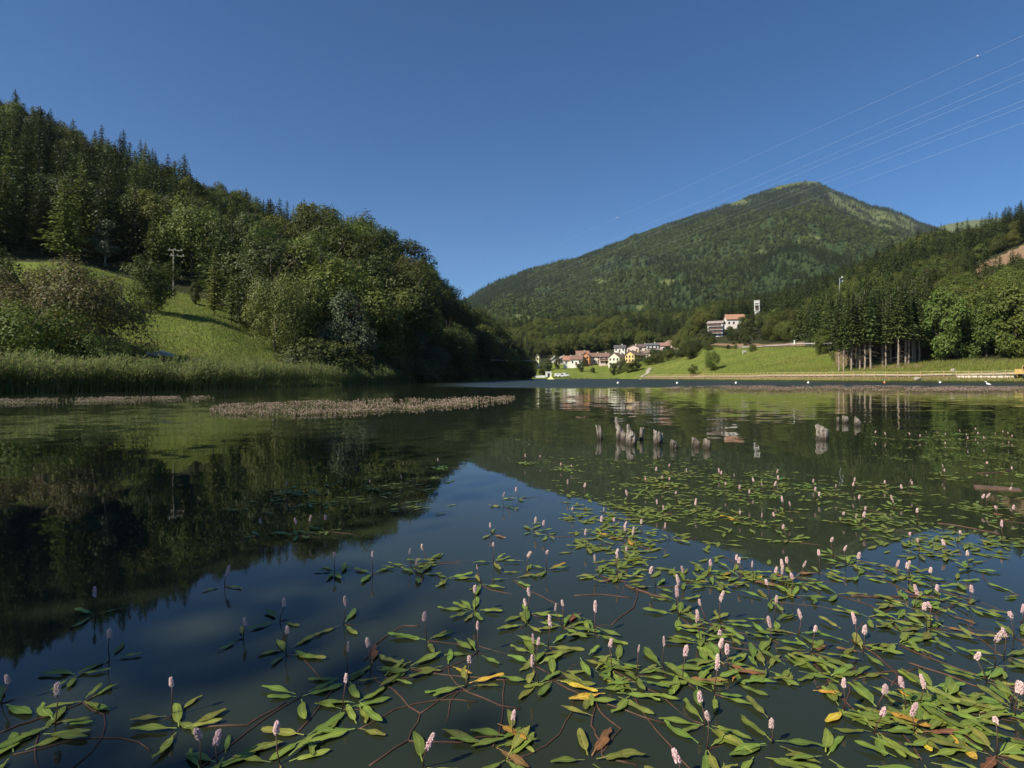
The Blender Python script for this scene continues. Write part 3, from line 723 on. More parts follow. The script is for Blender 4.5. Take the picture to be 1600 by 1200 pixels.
# forest edge and lower forest on the right hill: single trees
def zone_r(px, Y, ky, kind):
    row = 'at the lower edge of' if Y < ky[5] + 25 else 'farther up'
    col = ('the wood above the upper meadow' if px < 1310 else 'the wood behind the bare-trunked grove' if px < 1445 else 'the wood behind the large bright trees' if px < 1530 else 'the wood below the bare slope')
    return '%s %s %s' % (kind, row, col)
cp = rng.uniform(1110, 1700, 9000); cY = np.sort(rng.uniform(140, 262, 9000))
RK = RIGHT.knots(cp)[0]; nS2 = nB2 = 0
for px, Y, ky in zip(cp, cY, RK):
    edge = np.interp(px, [1110, 1150, 1200, 1300, 1312, 1440, 1450, 1760], [ky[5] + 10, ky[5] + 6, ky[5] + 10, ky[5] + 6, 160, 160, ky[5] + 3, ky[5] + 3])
    if Y < edge or FIELD(px, Y) or (px > 1515 and Y > 226 and Y < 292): continue
    x = P(px, Y); conif = px < 1450 and fbm(x / 25, Y / 25, 25, 2) > -.16 or fbm(x / 25, Y / 25, 25, 2) > .14
    d = 4.2 if conif else 6.2
    if not SP.ok(x, Y, d): continue
    if (conif and nS2 >= 88) or (not conif and nB2 >= 100): continue
    SP.put(x, Y, d); z = float(RIGHT.z(x, Y)) - .3
    h0 = 1.0
    if px > 1500: h0 = min(1.0, max(.45, (Zp(np.interp(px, [1500, 1530, 1600], [430, 424, 404]), Y) - z) / 13)) if Y < 245 else 1.0
    if conif:
        nS2 += 1
        tree('spruce_tree', SPL[rng.integers(4)], x, Y, z, rng.uniform(14, 19) * h0, rng.uniform(.85, 1.1), rng.uniform(0, 6.28), zone_r(px, Y, ky, 'green conifer'), 'trees: ' + zone_r(px, Y, ky, 'green conifer'), 18)
    else:
        nB2 += 1
        tree('broadleaf_tree', (BRB, BRO, BRB)[rng.integers(3)][rng.integers(5)], x, Y, z, rng.uniform(10, 14) * h0, rng.uniform(.95, 1.2), rng.uniform(0, 6.28), zone_r(px, Y, ky, 'leafy green tree'), 'trees: ' + zone_r(px, Y, ky, 'leafy green tree'), 12)
print('right trees', nS2, nB2)

# village and valley trees
VT = [
    (908, 312, 6.4, 1.0, 'round dark tree on the village meadow below the orange house'),
    (926, 306, 3.6, 1.0, 'small dark bush on the middle of the village meadow'),
    (958, 296, 6.6, .95, 'left one of two dark round trees by the water below the white gabled house'),
    (968, 296, 7.2, .9, 'right one of two dark round trees by the water below the white gabled house'),
    (981, 288, 5.6, 1.5, 'leafy bush right of the two dark round trees by the water'),
    (992, 285, 6.2, 1.5, 'wide leafy bush below the yellow house'),
    (1013, 292, 6.0, 1.3, 'leafy tree at the right corner of the yellow house'),
    (1021, 306, 7.5, 1.0, 'dark tree directly right of the yellow house'),
    (832, 300, 6.0, 1.1, 'leafy tree at the dark headland beside the white sheds'),
    (846, 298, 4.5, 1.1, 'leafy tree above the low white wall at the far shore'),
    (851, 301, 4.2, 1.0, 'leafy tree behind the white arched shed'),
    (853, 330, 6, 1.0, 'dark tree right of the narrow yellow house'),
    (858, 335, 6.5, 1.0, 'dark tree between the narrow yellow house and the red-roofed row'),
    (871, 332, 8, .6, 'dark pointed tree at the left end of the red-roofed row'),
    (832, 345, 7, 1.1, 'leafy tree left of the narrow yellow house')]
for i, (px, Y, h, hw, lab) in enumerate(VT):
    right_tree('village_tree', (BRD if i in (0, 1, 2, 3, 7, 11, 12, 13) else BRO)[i % 5], px, Y, h, hw, lab, 12, sp=3)
for k in range(110):
    px = rng.uniform(1020, 1114); Y = rng.uniform(290, 335) if px < 1075 else rng.uniform(258, 320)
    x = P(px, Y)
    if not SP.ok(x, Y, 4.5): continue
    right_tree('valley_tree', (BRD, BRO)[rng.integers(2)][rng.integers(5)], px, Y, np.interp(px, [1020, 1060, 1080, 1092, 1114], [5, 6.0, 8, 5, 3.6]) * rng.uniform(.8, 1.15), 1.25, 'dark leafy tree in the copse between the village and the balcony building', 12, sp=4.5, group='copse right of the village')
for k in range(70):
    px = rng.uniform(1136, 1205); Y = rng.uniform(246, 300)
    x = P(px, Y)
    if not SP.ok(x, Y, 4.5): continue
    h = (9 if px > 1160 else 4.2) * (.5 if Y < 268 else 1)
    right_tree('valley_tree', (BRD, BRO)[rng.integers(2)][rng.integers(5)], px, Y, rng.uniform(.8, 1.15) * h, 1.1, 'leafy tree on the slope below the red-roofed white building', 12, sp=4.5, group='trees below the red-roofed white building')

for px, Y, tp in ((1174, 317, 489), (1184, 318, 487.5), (1193, 319, 489), (1203, 318, 486)):
    zz_ = float(RIGHT.z(P(px, Y), Y)); right_tree('valley_tree', BRD[px % 5], px, Y, max(4.0, Zp(tp, Y) - zz_), .8, 'leafy tree hiding the foot of the white bell tower', 12, sp=3, group='trees around the bell tower')
# ------------------------------------------------------------------ far woods (beyond counting)
def far_proto():
    c = bpy.data.collections.new('far_trees')
    for i in range(2):
        o = bpy.data.objects.new('far_tree_a%d' % i, spruce_crown(500 + i, 15, .02, 3.0, 17, 7, 3, 1.6, 'far_spruce')); c.objects.link(o)
    for i in range(3):
        o = bpy.data.objects.new('far_tree_b%d' % i, broad_crown(510 + i, 11, 4.8, -.05, 16, 420, 1.5, 'far_leaf', ('round', 'dome', 'tall')[i])); c.objects.link(o)
    return c
FARC = far_proto()
NEARC = bpy.data.collections.new('hill_trees')
for i, me_ in enumerate([a for a, b in SPR] + [a for a, b in LAR] + [a for a, b in BRO]):
    NEARC.objects.link(bpy.data.objects.new('hill_tree_%02d' % i, me_))
def forest(name, pts, sc, idx, label, cat, coll=None):
    me = bpy.data.meshes.new(name); me.vertices.add(len(pts)); me.vertices.foreach_set('co', np.asarray(pts, np.float32).ravel())
    for k, v, ty in (('sc', sc, 'FLOAT'), ('tid', idx, 'INT'), ('rz', rng.uniform(0, 6.28, len(pts)), 'FLOAT')):
        a = me.attributes.new(k, ty, 'POINT'); a.data.foreach_set('value', np.asarray(v, np.int32 if ty == 'INT' else np.float32))
    o = obj(name, me); tag(o, label, cat, None, 'stuff')
    g = bpy.data.node_groups.new(name, 'GeometryNodeTree')
    g.interface.new_socket('Geometry', in_out='INPUT', socket_type='NodeSocketGeometry'); g.interface.new_socket('Geometry', in_out='OUTPUT', socket_type='NodeSocketGeometry')
    N = g.nodes.new; gi = N('NodeGroupInput'); go = N('NodeGroupOutput'); ip = N('GeometryNodeInstanceOnPoints'); ci = N('GeometryNodeCollectionInfo')
    ci.inputs['Collection'].default_value = coll or FARC; ci.inputs['Separate Children'].default_value = True; ci.inputs['Reset Children'].default_value = True
    def attr(nm, ty):
        a = N('GeometryNodeInputNamedAttribute'); a.data_type = ty; a.inputs['Name'].default_value = nm; return a.outputs['Attribute']
    cx = N('ShaderNodeCombineXYZ'); L = g.links.new
    L(gi.outputs[0], ip.inputs['Points']); L(ci.outputs[0], ip.inputs['Instance']); ip.inputs['Pick Instance'].default_value = True
    L(attr('tid', 'INT'), ip.inputs['Instance Index']); L(attr('rz', 'FLOAT'), cx.inputs[2]); L(cx.outputs[0], ip.inputs['Rotation']); L(attr('sc', 'FLOAT'), ip.inputs['Scale'])
    L(ip.outputs[0], go.inputs[0])
    md = o.modifiers.new('scatter', 'NODES'); md.node_group = g
    return o

rl = np.array(restL)
forest('hill_forest', rl[:, :3], rl[:, 3], rl[:, 4].astype(int), 'upper trees of the forest covering the left hill', 'forest', NEARC)
N = 62000
yy = np.sqrt(rng.uniform(0, 1, N) * (2600 ** 2 - 470 ** 2) + 470 ** 2); pp = rng.uniform(560, 1700, N)
yr = np.interp(pp, RDEP[:, 0], RDEP[:, 1]); tt = (yy - 470) / (yr - 470)
k = tt < 1.02; pp, tt = pp[k], tt[k]
x, y, z = mount(pp, tt)
cl = clearing(pp, tt, x, y, z); keep = (rng.random(len(x)) > cl * np.where((pp > 1285) & (tt > .6), .40 + .52 * (fbm(x / 45, y / 70, 33, 3) > -.04), .97))
# sparse trees on the open shoulder
x, y, z, tt, pp = [a[keep] for a in (x, y, z, tt, pp)]
mix = fbm(x / 220, y / 380, 61, 4) + fbm(x / 60, y / 90, 63, 2) * .5
con = mix + rng.normal(0, .07, len(x)) + (tt - .5) * .25 > 0.0
idx = np.where(con, rng.integers(0, 2, len(x)), rng.integers(2, 5, len(x)))
sc = rng.uniform(.65, 1.15, len(x)) * np.where(tt > .9, .8, 1.0) * np.interp(y, [470, 1100, 2600], [.8, 1.0, 1.12])
forest('mountain_forest', np.stack([x, y, z - .5], -1), sc, idx, 'continuous forest covering the mountain behind the village', 'forest')

N = 16000
pp = rng.uniform(740, 1800, N); kY, kZ = RIGHT.knots(pp)
lo = kY[:, 5] + 8 + 0 * kY[:, 5]; lo = np.where(pp < 1205, np.maximum(lo, 250), lo); hi = kY[:, 8]
yy = lo + (hi - lo) * rng.random(N) ** .8
keep = (yy > lo) & ~FIELD(pp, yy) & ~((pp > 1515) & (yy < 294) & (yy > 226)) & (yy < hi)
# keep clear of the village and the buildings on the slope
keep &= ~((pp < 1062) & (yy < np.interp(pp, [740, 836, 900, 960, 1062], [350, 366, 384, 402, 416]))) & ~((pp > 1062) & (pp < 1205) & (yy < 345))
pp, yy = pp[keep], yy[keep]; x = P(pp, yy); z = RIGHT.z(x, yy)
con = fbm(x / 40, yy / 40, 71, 3) + rng.normal(0, .06, len(x)) > np.interp(pp, [900, 1200, 1450, 1600], [.08, -.05, .02, -.02])
ok = np.zeros(len(x), bool)
for i in range(len(x)):
    if SP.ok(x[i], yy[i], 4.6): SP.put(x[i], yy[i], 4.6); ok[i] = True
idx = np.where(con, rng.integers(0, 4, len(x)), rng.integers(6, 11, len(x)))
forest('slope_forest', np.stack([x, yy, z - .4], -1)[ok], rng.uniform(.75, 1.15, ok.sum()), idx[ok], 'dense mixed forest on the upper part of the right slope', 'forest', NEARC)
print('far forest', ok.sum())
# ------------------------------------------------------------------ buildings
M['glass'] = mat_plain('window_dark', (0.03, 0.035, 0.045), 0.15, 0.1, 1.0, 0.5)
M['frame'] = mat_plain('dark_timber', (0.10, 0.06, 0.04), 0.7)
WALLC = {}
def wallmat(c):
    if c not in WALLC: WALLC[c] = mat_plain('plaster', c, 0.9, 0.12, 0.6)
    return WALLC[c]
ROOFC = {}
def roofmat(c):
    if c not in ROOFC: ROOFC[c] = mat_plain('roof_tiles', c, 0.85, 0.3, 2.5, bump=.5)
    return ROOFC[c]

def house(px, pyb, Y, w, d, h, rh, rz, wall, roof, cols, rows, label, gable='front', name='house', side_cols=2, balcony=False, chimney=True, door=True, over=.55, group=None):
    """w across the front (faces the lake, local -y), d deep; gable 'front' or 'side'"""
    x = P(px, Y); z = min(float(RIGHT.z(x, Y)), Zp(pyb, Y)) - .4 if pyb is None else Zp(pyb, Y)
    o = thing(name, label, 'house' if name == 'house' else name.replace('_', ' '), (x, Y, z), rz, group)
    wm, rm = wallmat(wall), roofmat(roof)
    hw, hd = w / 2, d / 2; b = -3.0
    if gable == 'front':
        V = [(-hw, -hd, b), (hw, -hd, b), (hw, hd, b), (-hw, hd, b), (-hw, -hd, h), (hw, -hd, h), (hw, hd, h), (-hw, hd, h), (0, -hd, h + rh), (0, hd, h + rh)]
        q = [(0, 1, 5, 4), (1, 2, 6, 5), (2, 3, 7, 6), (3, 0, 4, 7), (3, 2, 1, 0)]; t = [(4, 5, 8), (6, 7, 9)]
    else:
        V = [(-hw, -hd, b), (hw, -hd, b), (hw, hd, b), (-hw, hd, b), (-hw, -hd, h), (hw, -hd, h), (hw, hd, h), (-hw, hd, h), (-hw, 0, h + rh), (hw, 0, h + rh)]
        q = [(0, 1, 5, 4), (1, 2, 6, 5), (2, 3, 7, 6), (3, 0, 4, 7), (3, 2, 1, 0)]; t = [(5, 6, 9), (7, 4, 8)]
    MB().add(V, q, t).build('wall', wm, o)
    # roof: two thick slabs
    mb = MB(); th = .22; sl = rh / (hw if gable == 'front' else hd)
    for s in (-1, 1):
        if gable == 'front':
            e = hw + over; a = [(0, y, h + rh + .03) for y in (-hd - over, hd + over)] + [(s * e, y, h - over * sl + .03) for y in (hd + over, -hd - over)]
        else:
            e = hd + over; a = [(xx, 0, h + rh + .03) for xx in (-hw - over, hw + over)] + [(xx, s * e, h - over * sl + .03) for xx in (hw + over, -hw - over)]
        a = np.array(a); mb.add(np.vstack([a, a + [0, 0, th]]), [(3, 2, 1, 0), (4, 5, 6, 7), (0, 1, 5, 4), (1, 2, 6, 5), (2, 3, 7, 6), (3, 0, 4, 7)])
    r = mb.build('roof', rm, o)
    if chimney:
        MB().box((hw * .35, hd * .2, h + rh * .75 + .5), (.7, .7, 1.6)).build('chimney', wm, r)
    wmesh = WIN.setdefault('m', MB().box((0, 0, 0), (.95, .10, 1.3)).mesh('window', M['glass']))
    for i in range(cols):
        for j in range(rows):
            xx = -hw + w * (i + .5) / cols; zz = h / rows * (j + .55)
            if door and j == 0 and i == cols // 2: continue
            obj('window', wmesh, o, (xx, -hd - .03, zz))
    for i in range(side_cols):
        for j in range(rows):
            yy = -hd + d * (i + .5) / side_cols; zz = h / rows * (j + .55)
            obj('window', wmesh, o, (hw + .03, yy, zz), (0, 0, math.pi / 2))
            obj('window', wmesh, o, (-hw - .03, yy, zz), (0, 0, math.pi / 2))
    if door: MB().box((-hw + w * (cols // 2 + .5) / cols, -hd - .03, 1.0), (1.0, .1, 2.0)).build('door', M['frame'], o)
    if balcony:
        for j in range(1, rows):
            zz = h / rows * j; f = MB().box((0, -hd - .7, zz), (w * .9, 1.4, .15)).build('balcony', wm, o)
            MB().box((0, -hd - 1.36, zz + .58), (w * .9, .06, .95)).build('railing', M['frame'], f)
    return o
WIN = {}
WH = (.72, .69, .62); CR = (.62, .55, .42); PK = (.60, .47, .42); YE = (.66, .50, .22); OR = (.58, .27, .12); RED = (.20, .12, .09); BRN = (.19, .135, .10); GRY = (.30, .26, .23)
house(966, 572.5, 325, 6.6, 12, 5.0, 2.6, -.6, (.68, .66, .50), BRN, 3, 2, 'white gabled house left of the yellow house at the lower edge of the village')
house(993, 572.5, 325, 6.0, 12.5, 6.4, 2.2, -.75, YE, BRN, 3, 3, 'yellow three-storey gabled house at the right end of the lower village row', side_cols=4)
house(944, 569.5, 335, 5.6, 6.5, 4.6, 1.9, -.2, PK, RED, 2, 2, 'pinkish house with a red roof and balconies left of the white gabled house', 'side', balcony=True)
house(931, 568, 345, 6.0, 6.0, 4.3, 1.8, -.1, CR, RED, 2, 2, 'low red-roofed house squeezed between the orange house and the pinkish house', 'side')
house(916, 568, 338, 4.6, 6.0, 4.4, 1.9, -.3, OR, BRN, 2, 2, 'small orange house in the lower village row')
house(902, 571, 335, 6.5, 7.0, 3.6, 2.2, -.3, WH, RED, 3, 1, 'white house with a red roof left of the orange house', 'side')
house(889, 571.5, 338, 6.5, 6.5, 3.4, 2.3, -.1, WH, (.34, .17, .12), 2, 1, 'white house with a low pinkish roof at the left end of the lower row', 'side')
house(879, 570.5, 352, 5.0, 5.0, 3.6, 1.9, .2, CR, GRY, 2, 1, 'small grey-roofed house half hidden by dark trees left of the village row')
house(865, 571, 360, 3.2, 5.0, 3.8, 1.4, .1, WH, GRY, 1, 1, 'narrow white house wall between two dark trees left of the village')
house(840.5, 572, 350, 2.0, 4.5, 5.6, 1.6, -.2, (.70, .66, .40), GRY, 1, 2, 'very narrow pale yellow house among the trees above the white sheds', chimney=False, door=False)
house(910, 561, 372, 8.0, 6.5, 3.0, 2.2, 0, CR, (.26, .15, .11), 3, 1, 'long brown-roofed house behind the orange house', 'side')
house(969, 551, 380, 7.0, 6.5, 3.2, 1.6, -.3, WH, (.10, .09, .09), 3, 1, 'white house with a dark roof, leftmost of the upper village row', 'side')
house(990, 552, 378, 8.0, 7.0, 3.6, 1.9, -.35, PK, (.16, .09, .07), 3, 1, 'pinkish house with a brown gable roof, second of the upper village row')
house(1005, 550, 392, 6.5, 6.5, 3.4, 1.9, -.2, CR, (.13, .09, .08), 2, 1, 'dark-roofed house third from the left in the upper village row', 'side')
house(1003, 559, 362, 7.0, 5.5, 2.6, 1.7, -.4, CR, BRN, 2, 1, 'low brown-roofed house directly behind the yellow house', 'side')
house(1020, 553, 376, 7.4, 7.0, 5.6, 1.3, -.3, (.62, .62, .58), (.12, .12, .12), 3, 2, 'white house with balconies in the upper village row', 'side', balcony=True)
house(1017, 561, 350, 5.6, 5.0, 3.8, 1.4, -.4, CR, BRN, 2, 1, 'small cream house below the white balcony house', 'side')
house(1037, 548, 396, 8.5, 7.0, 3.4, 2.0, -.3, PK, (.28, .16, .12), 3, 1, 'brown-roofed house left of the topmost house of the village', 'side')
house(1052, 548, 402, 7.5, 6.5, 5.2, 2.0, -.4, (.66, .54, .42), (.24, .15, .11), 3, 2, 'topmost village house, cream with a wide brown roof', 'side')
# buildings on the slope
house(1119, 527, 300, 7.4, 7.0, 7.2, 1.2, -.5, (.60, .56, .54), (.34, .27, .23), 3, 4, 'white four-storey building with rows of balconies on the slope', 'side', name='balcony_building', balcony=True, side_cols=3, chimney=False)
house(1147.5, 513, 318, 9.6, 6.5, 5.0, 2.6, -.12, (.70, .64, .56), (.36, .19, .12), 4, 1, 'white church-like building with a red tiled roof above the balcony building', 'side', name='roofed_hall', side_cols=1, chimney=False)
# open bell tower on a slim shaft
def tower():
    Y = 330; x = P(1183, Y); z = float(RIGHT.z(x, Y)); zt = Zp(470.5, Y); zb = Zp(486.5, Y)
    o = thing('bell_tower', 'white tower with open belfry above the trees right of the red-roofed building', 'tower', (x, Y, z - 1), -.5)
    h0 = zb - z + 1; h1 = zt - z + 1; wm = wallmat((.52, .51, .47))
    MB().box((0, 0, h0 / 2), (2.3, 2.3, h0)).build('shaft', wm, o)
    for j, (za, zc) in enumerate(((h0, h0 + .35), ((h0 + h1) / 2 + .4, (h0 + h1) / 2 + .9), (h1 - 1.4, h1))):
        MB().box((0, 0, (za + zc) / 2), (3.0, 3.0, zc - za)).build('slab', wm, o)
    for sx in (-1, 1):
        for sy in (-1, 1):
            MB().box((sx * 1.25, sy * 1.25, (h0 + h1) / 2), (.42, .42, h1 - h0 - .1)).build('pillar', wm, o)
    MB().lathe([(.05, 1.5), (.35, 1.4), (.5, .9), (.75, .2), (.8, 0)], 10, (0, 0, h0 + 1.0)).build('bell', M['frame'], o)
    MB().box((0, 0, h1 + .18), (3.3, 3.3, .3)).build('roof', wm, o)
tower()

# things at the far shore ------------------------------------------------------------
def shed():
    Y = 290; x = P(857, Y); z = Zp(589.3, Y)
    o = thing('arched_shed', 'small white flat-roofed shed with a dark arched doorway at the far shore', 'shed', (x, Y, z), 0)
    w, h, d = 2.9, 2.7, 2.6; wm = wallmat((.74, .73, .68)); mb = MB()
    mb.box((-1.0, -d / 2, h / 2), (.9, .3, h)).box((1.05, -d / 2, h / 2), (.8, .3, h)).box((.05, -d / 2, h - .35), (1.2, .3, .7))
    mb.box((-w / 2 + .16, .1, h / 2 - .02), (.28, d - .2, h - .04)).box((w / 2 - .16, .1, h / 2 - .02), (.28, d - .2, h - .04)).box((0, d / 2 - .05, h / 2 - .03), (w - .7, .25, h - .06))
    mb.build('wall', wm, o); MB().box((0, 0, h + .09), (w + .3, d + .5, .18)).build('roof', wm, o)
    th = np.linspace(0, math.pi, 7); mb = MB()
    V = [(.05 + .6 * math.cos(a), y, 1.35 + .6 * math.sin(a)) for y in (-d / 2 - .03, -d / 2 + .1) for a in th] + [(.65, -d / 2 - .03, 0), (-.55, -d / 2 - .03, 0), (.65, -d / 2 + .1, 0), (-.55, -d / 2 + .1, 0)]
    q = [(i, i + 1, 8 + i, 7 + i) for i in range(6)] + [(14, 0, 7, 16), (6, 15, 17, 13)]; t = [(0, i + 1, i) for i in range(1, 6)]
    q += [(14, 15, 6, 0)]
    mb.add(V, q, t).build('doorway', M['glass'], o)
shed()
def low_wall(px0, px1, Y, py0, py1, label, name='low_wall', cat='wall', col=(.74, .73, .70)):
    x0, x1 = P(px0, Y), P(px1, Y); z1 = Zp(py0, Y); z0 = Zp(py1, Y) - .3; n = max(2, int((x1 - x0) / 1.2)); mb = MB()
    o = thing(name, label, cat, ((x0 + x1) / 2, Y, z0))
    for i in range(n):
        w = (x1 - x0) / n; hh = (z1 - z0) * rng.uniform(.86, 1.0)
        MB().box((-(x1 - x0) / 2 + w * (i + .5), 0, hh / 2), (w - .03, .35, hh)).build('wall_panel', wallmat(col), o)
    MB().box((0, 0, .1), (x1 - x0 + .1, .55, .2)).build('footing', wallmat((.5, .48, .44)), o)
low_wall(834.5, 851.5, 289, 586.5, 589.6, 'long low white wall left of the white arched shed at the far shore')
def van(px, Y, pyb, label, L=4.4, col=(.78, .78, .76)):
    x = P(px, Y); o = thing('parked_van', label, 'van', (x, Y, Zp(pyb, Y)), .06); wm = wallmat(col); mb = MB()
    prof = [(-L / 2, .35), (L / 2, .35), (L / 2, .95), (L / 2 - .7, 1.15), (L / 2 - 1.35, 1.85), (-L / 2 + .1, 1.9), (-L / 2, 1.6)]
    n = len(prof); V = [(a, y, b) for y in (-.85, .85) for a, b in prof]
    mb.add(V, [(i, (i + 1) % n, n + (i + 1) % n, n + i) for i in range(n)], [(0, i + 1, i) for i in range(1, n - 1)] + [(n, n + i, n + i + 1) for i in range(1, n - 1)])
    mb.build('body', wm, o)
    MB().box((L / 2 - 1.25, -.87, 1.4), (.7, .04, .45)).box((0, -.87, 1.45), (1.0, .04, .4)).build('window', M['glass'], o)
    for sx in (-1, 1):
        for sy in (-1, 1):
            w = MB(); w.tube([(sx * L * .31, sy * .72, .33), (sx * L * .31, sy * .9, .33)], .33, 12); w.build('wheel', M['glass'], o)
van(872, 288, 589.2, 'white van parked right of the white arched shed', 3.4)
van(877.5, 287.5, 589.2, 'white van parked second right of the white arched shed', 3.4)
van(884.5, 290, 588.4, 'small white van parked farthest right of the white arched shed', 3.0)
van(829, 288, 589.4, 'white van beside the dark headland, left of the long low white wall', 3.0)
# pale yellow floating tent-shaped marker
Y = 262; x = P(860.5, Y)
o = thing('floating_marker', 'pale yellow-green pyramid-shaped float on the water near the far shore', 'float', (x, Y, 0))
ym = mat_plain('yellow_cloth', (.70, .74, .30), .6)
MB().add([(-1.3, -1.1, .18), (1.3, -1.1, .18), (1.3, 1.1, .18), (-1.3, 1.1, .18), (-.15, 0, 1.5), (.15, 0, 1.5)], [(0, 1, 5, 4), (2, 3, 4, 5), (3, 2, 1, 0)], [(1, 2, 5), (3, 0, 4)]).build('canopy', ym, o)
MB().box((0, 0, .06), (2.9, 2.4, .22)).build('raft', ym, o)
# jetties
def jetty(px0, px1, Y, label):
    x0, x1 = P(px0, Y), P(px1, Y); o = thing('jetty', label, 'jetty', ((x0 + x1) / 2, Y, 0)); n = int((x1 - x0) / .9); w = (x1 - x0) / n
    pm = MB().box((0, 0, 0), (w - .06, 2.2, .12)).mesh('plank', M['bark']); qm = MB().box((0, 0, 0), (.2, .2, 1.4)).mesh('post', M['bark'])
    for i in range(n): obj('plank', pm, o, (-(x1 - x0) / 2 + w * (i + .5), 0, .55))
    for i in range(0, n + 1, 3):
        for s in (-1, 1): obj('post', qm, o, (-(x1 - x0) / 2 + w * min(max(i, .3), n - .3), s * .95, .1))
jetty(890, 924, 279, 'dark wooden jetty at the far shore below the village meadow')
jetty(954, 966, 277, 'short dark wooden jetty below the two dark round trees')

# overhead line, utility pole, lamp mast --------------------------------------------
M['metal'] = mat_plain('grey_metal', (.55, .56, .55), .5, .1, 1.0)
M['wire'] = mat_plain('aluminium_wire', (.85, .86, .86), .45, .05, 1.0)
M['wood_grey'] = mat_plain('grey_wood', (.33, .29, .22), .85, .3, 4.0)
Y = 100.0; x = P(271, Y); z = Zp(457, Y); z = float(LEFT.z(x, Y))
zt = Zp(389, Y) - z
o = thing('utility_pole', 'wooden utility pole with two crossarms on the left meadow', 'utility pole', (x, Y, z - .4), .3)
MB().tube([(0, 0, 0), (0, 0, zt + .4)], [.12, .085], 8).build('pole', M['wood_grey'], o)
for zz, off in ((zt + .2, .25), (zt - .75, .55)):
    a = MB().box((off, .14, zz), (2.3, .12, .14)).build('crossarm', M['wood_grey'], o)
    for q in (-.9, 0, .95): MB().lathe([(0.0, .26), (.06, .24), (.07, .1), (.04, 0)], 8, (off + q, .14, zz + .07)).build('insulator', M['metal'], a)

M['mast'] = mat_plain('dull_metal', (.30, .31, .30), .6, .1, 1.0)
Y = 212.0; x = P(1312, Y); z = float(RIGHT.z(x, Y)); zt = Zp(434, Y) - z
o = thing('steel_mast', 'slim grey mast with two tilted crossarms above the trees on the right slope', 'mast', (x, Y, z - .5), .5)
MB().tube([(0, 0, 0), (0, 0, zt * .5), (0, 0, zt + .5)], [.2, .16, .12], 8).build('pole', M['mast'], o)
R1 = np.array(Euler((0, -.32, 0)).to_matrix())
for zz, l in ((zt + .1, 1.9), (zt - 1.3, 1.9)):
    a = MB().box((.85, .0, zz + .2), (l, .24, .24), R=R1).build('crossarm', M['mast'], o)
    MB().box((1.7, 0, zz + .75), (.5, .4, .55)).build('insulator', M['metal'], a)

def wire(name, A, B, r, label, group, sag):
    A, B = np.array(A), np.array(B); t = np.linspace(0, 1, 40) ** 2
    p = A + (B - A) * t[:, None]; p[:, 2] -= sag * 4 * t * (1 - t)
    # drawn relative to its first point
    mb = MB().tube(p - A, r, 4, cap=False)
    return tag(mb.build(name, M['wire'], None, tuple(A)), label, 'cable', group), p
WIRES = [(55, -.449, 463), (95, -.453, 492), (118, -.448, 500), (130, -.445, 504), (160, -.414, 514), (170, -.412, 517), (193, -.372, 521)]
wl_ = ['topmost overhead wire, carrying two white marker balls, crossing the sky at the right', 'second overhead wire from the top in the sky at the right', 'upper wire of the close pair in the middle of the overhead line',
       'lower wire of the close pair in the middle of the overhead line', 'upper wire of the lower close pair of overhead wires at the right edge', 'lower wire of the lower close pair of overhead wires at the right edge', 'lowest overhead wire in the sky at the right']
for i, ((p16, sl, pb), lab) in enumerate(zip(WIRES, wl_)):
    ya, yb = 170.0 + i * 2, 2000.0
    A = (P(1760, ya), ya, Zp(p16 + sl * 160, ya)); B = (P(690, yb), yb, Zp(pb, yb))
    o, p = wire('overhead_wire', A, B, .02, lab, 'wires of the overhead line', 0)
    if i == 0:
        for px, py, r, lab in ((1528, 87, .30, 'white marker ball on the topmost wire in the upper right sky'), (965, 340, .45, 'white marker ball on the topmost wire in front of the sky left of the summit')):
            pp_ = pxof(p[:, 0], p[:, 1]); k = np.argsort(pp_); c = [float(np.interp(px, pp_[k], p[k, j])) for j in range(3)]
            th = np.linspace(0, math.pi, 9)
            tag(MB().lathe([(r * math.sin(a) + 1e-4, r * math.cos(a)) for a in th], 12).build('marker_ball', mat_plain('white_ball', (.8, .8, .8), .4, .03), None, tuple(c), smooth=True), lab, 'marker ball')
A = (P(560, 100), 100, Zp(549.5, 100)); B = (P(842, 240), 240, Zp(563.5, 240))
wire('overhead_cable', A, B, .05, 'pale cable slung along the dark foot of the wooded hill', None, .5)

# shore fence -------------------------------------------------------------------------
M['rail'] = mat_plain('fresh_timber', (.50, .36, .19), .7, .2, 3.0)
o = thing('wooden_fence', 'long yellowish post and rail fence along the right shore', 'fence', (0, 0, 0))
fp = []; px = 1012.0
while px < 1700:
    k = RIGHT.knots(np.array([px])); Yf = k[0][0, 2] + 1.2 + .25 * math.sin(px / 19); x = P(px, Yf); fp.append((x, Yf, float(RIGHT.z(x, Yf))))
    lx = 2.05
    while True:
        px += .5; k = RIGHT.knots(np.array([px])); Y2 = k[0][0, 2] + 1.2 + .25 * math.sin(px / 19)
        if math.hypot(P(px, Y2) - x, Y2 - Yf) > lx or px > 1700: break
pm = MB().box((0, 0, .45), (.11, .11, 1.4)).mesh('post', M['rail']); rm_ = MB().box((0, 0, 0), (1, .05, .085)).mesh('rail', M['rail'])
for i, p in enumerate(fp):
    obj('post', pm, o, p, (rng.uniform(-.03, .03), rng.uniform(-.03, .03), rng.uniform(0, .5)))
    if i + 1 < len(fp):
        a, b = Vector(p), Vector(fp[i + 1]); d = b - a
        for h in (.55, 1.02):
            obj('rail', rm_, o, tuple((a + b) / 2 + Vector((0, 0, h)) + Vector((d.y, -d.x, 0)).normalized() * .1), (0, -math.asin(d.z / d.length), math.atan2(d.y, d.x)), (d.length * 1.02, 1, 1))
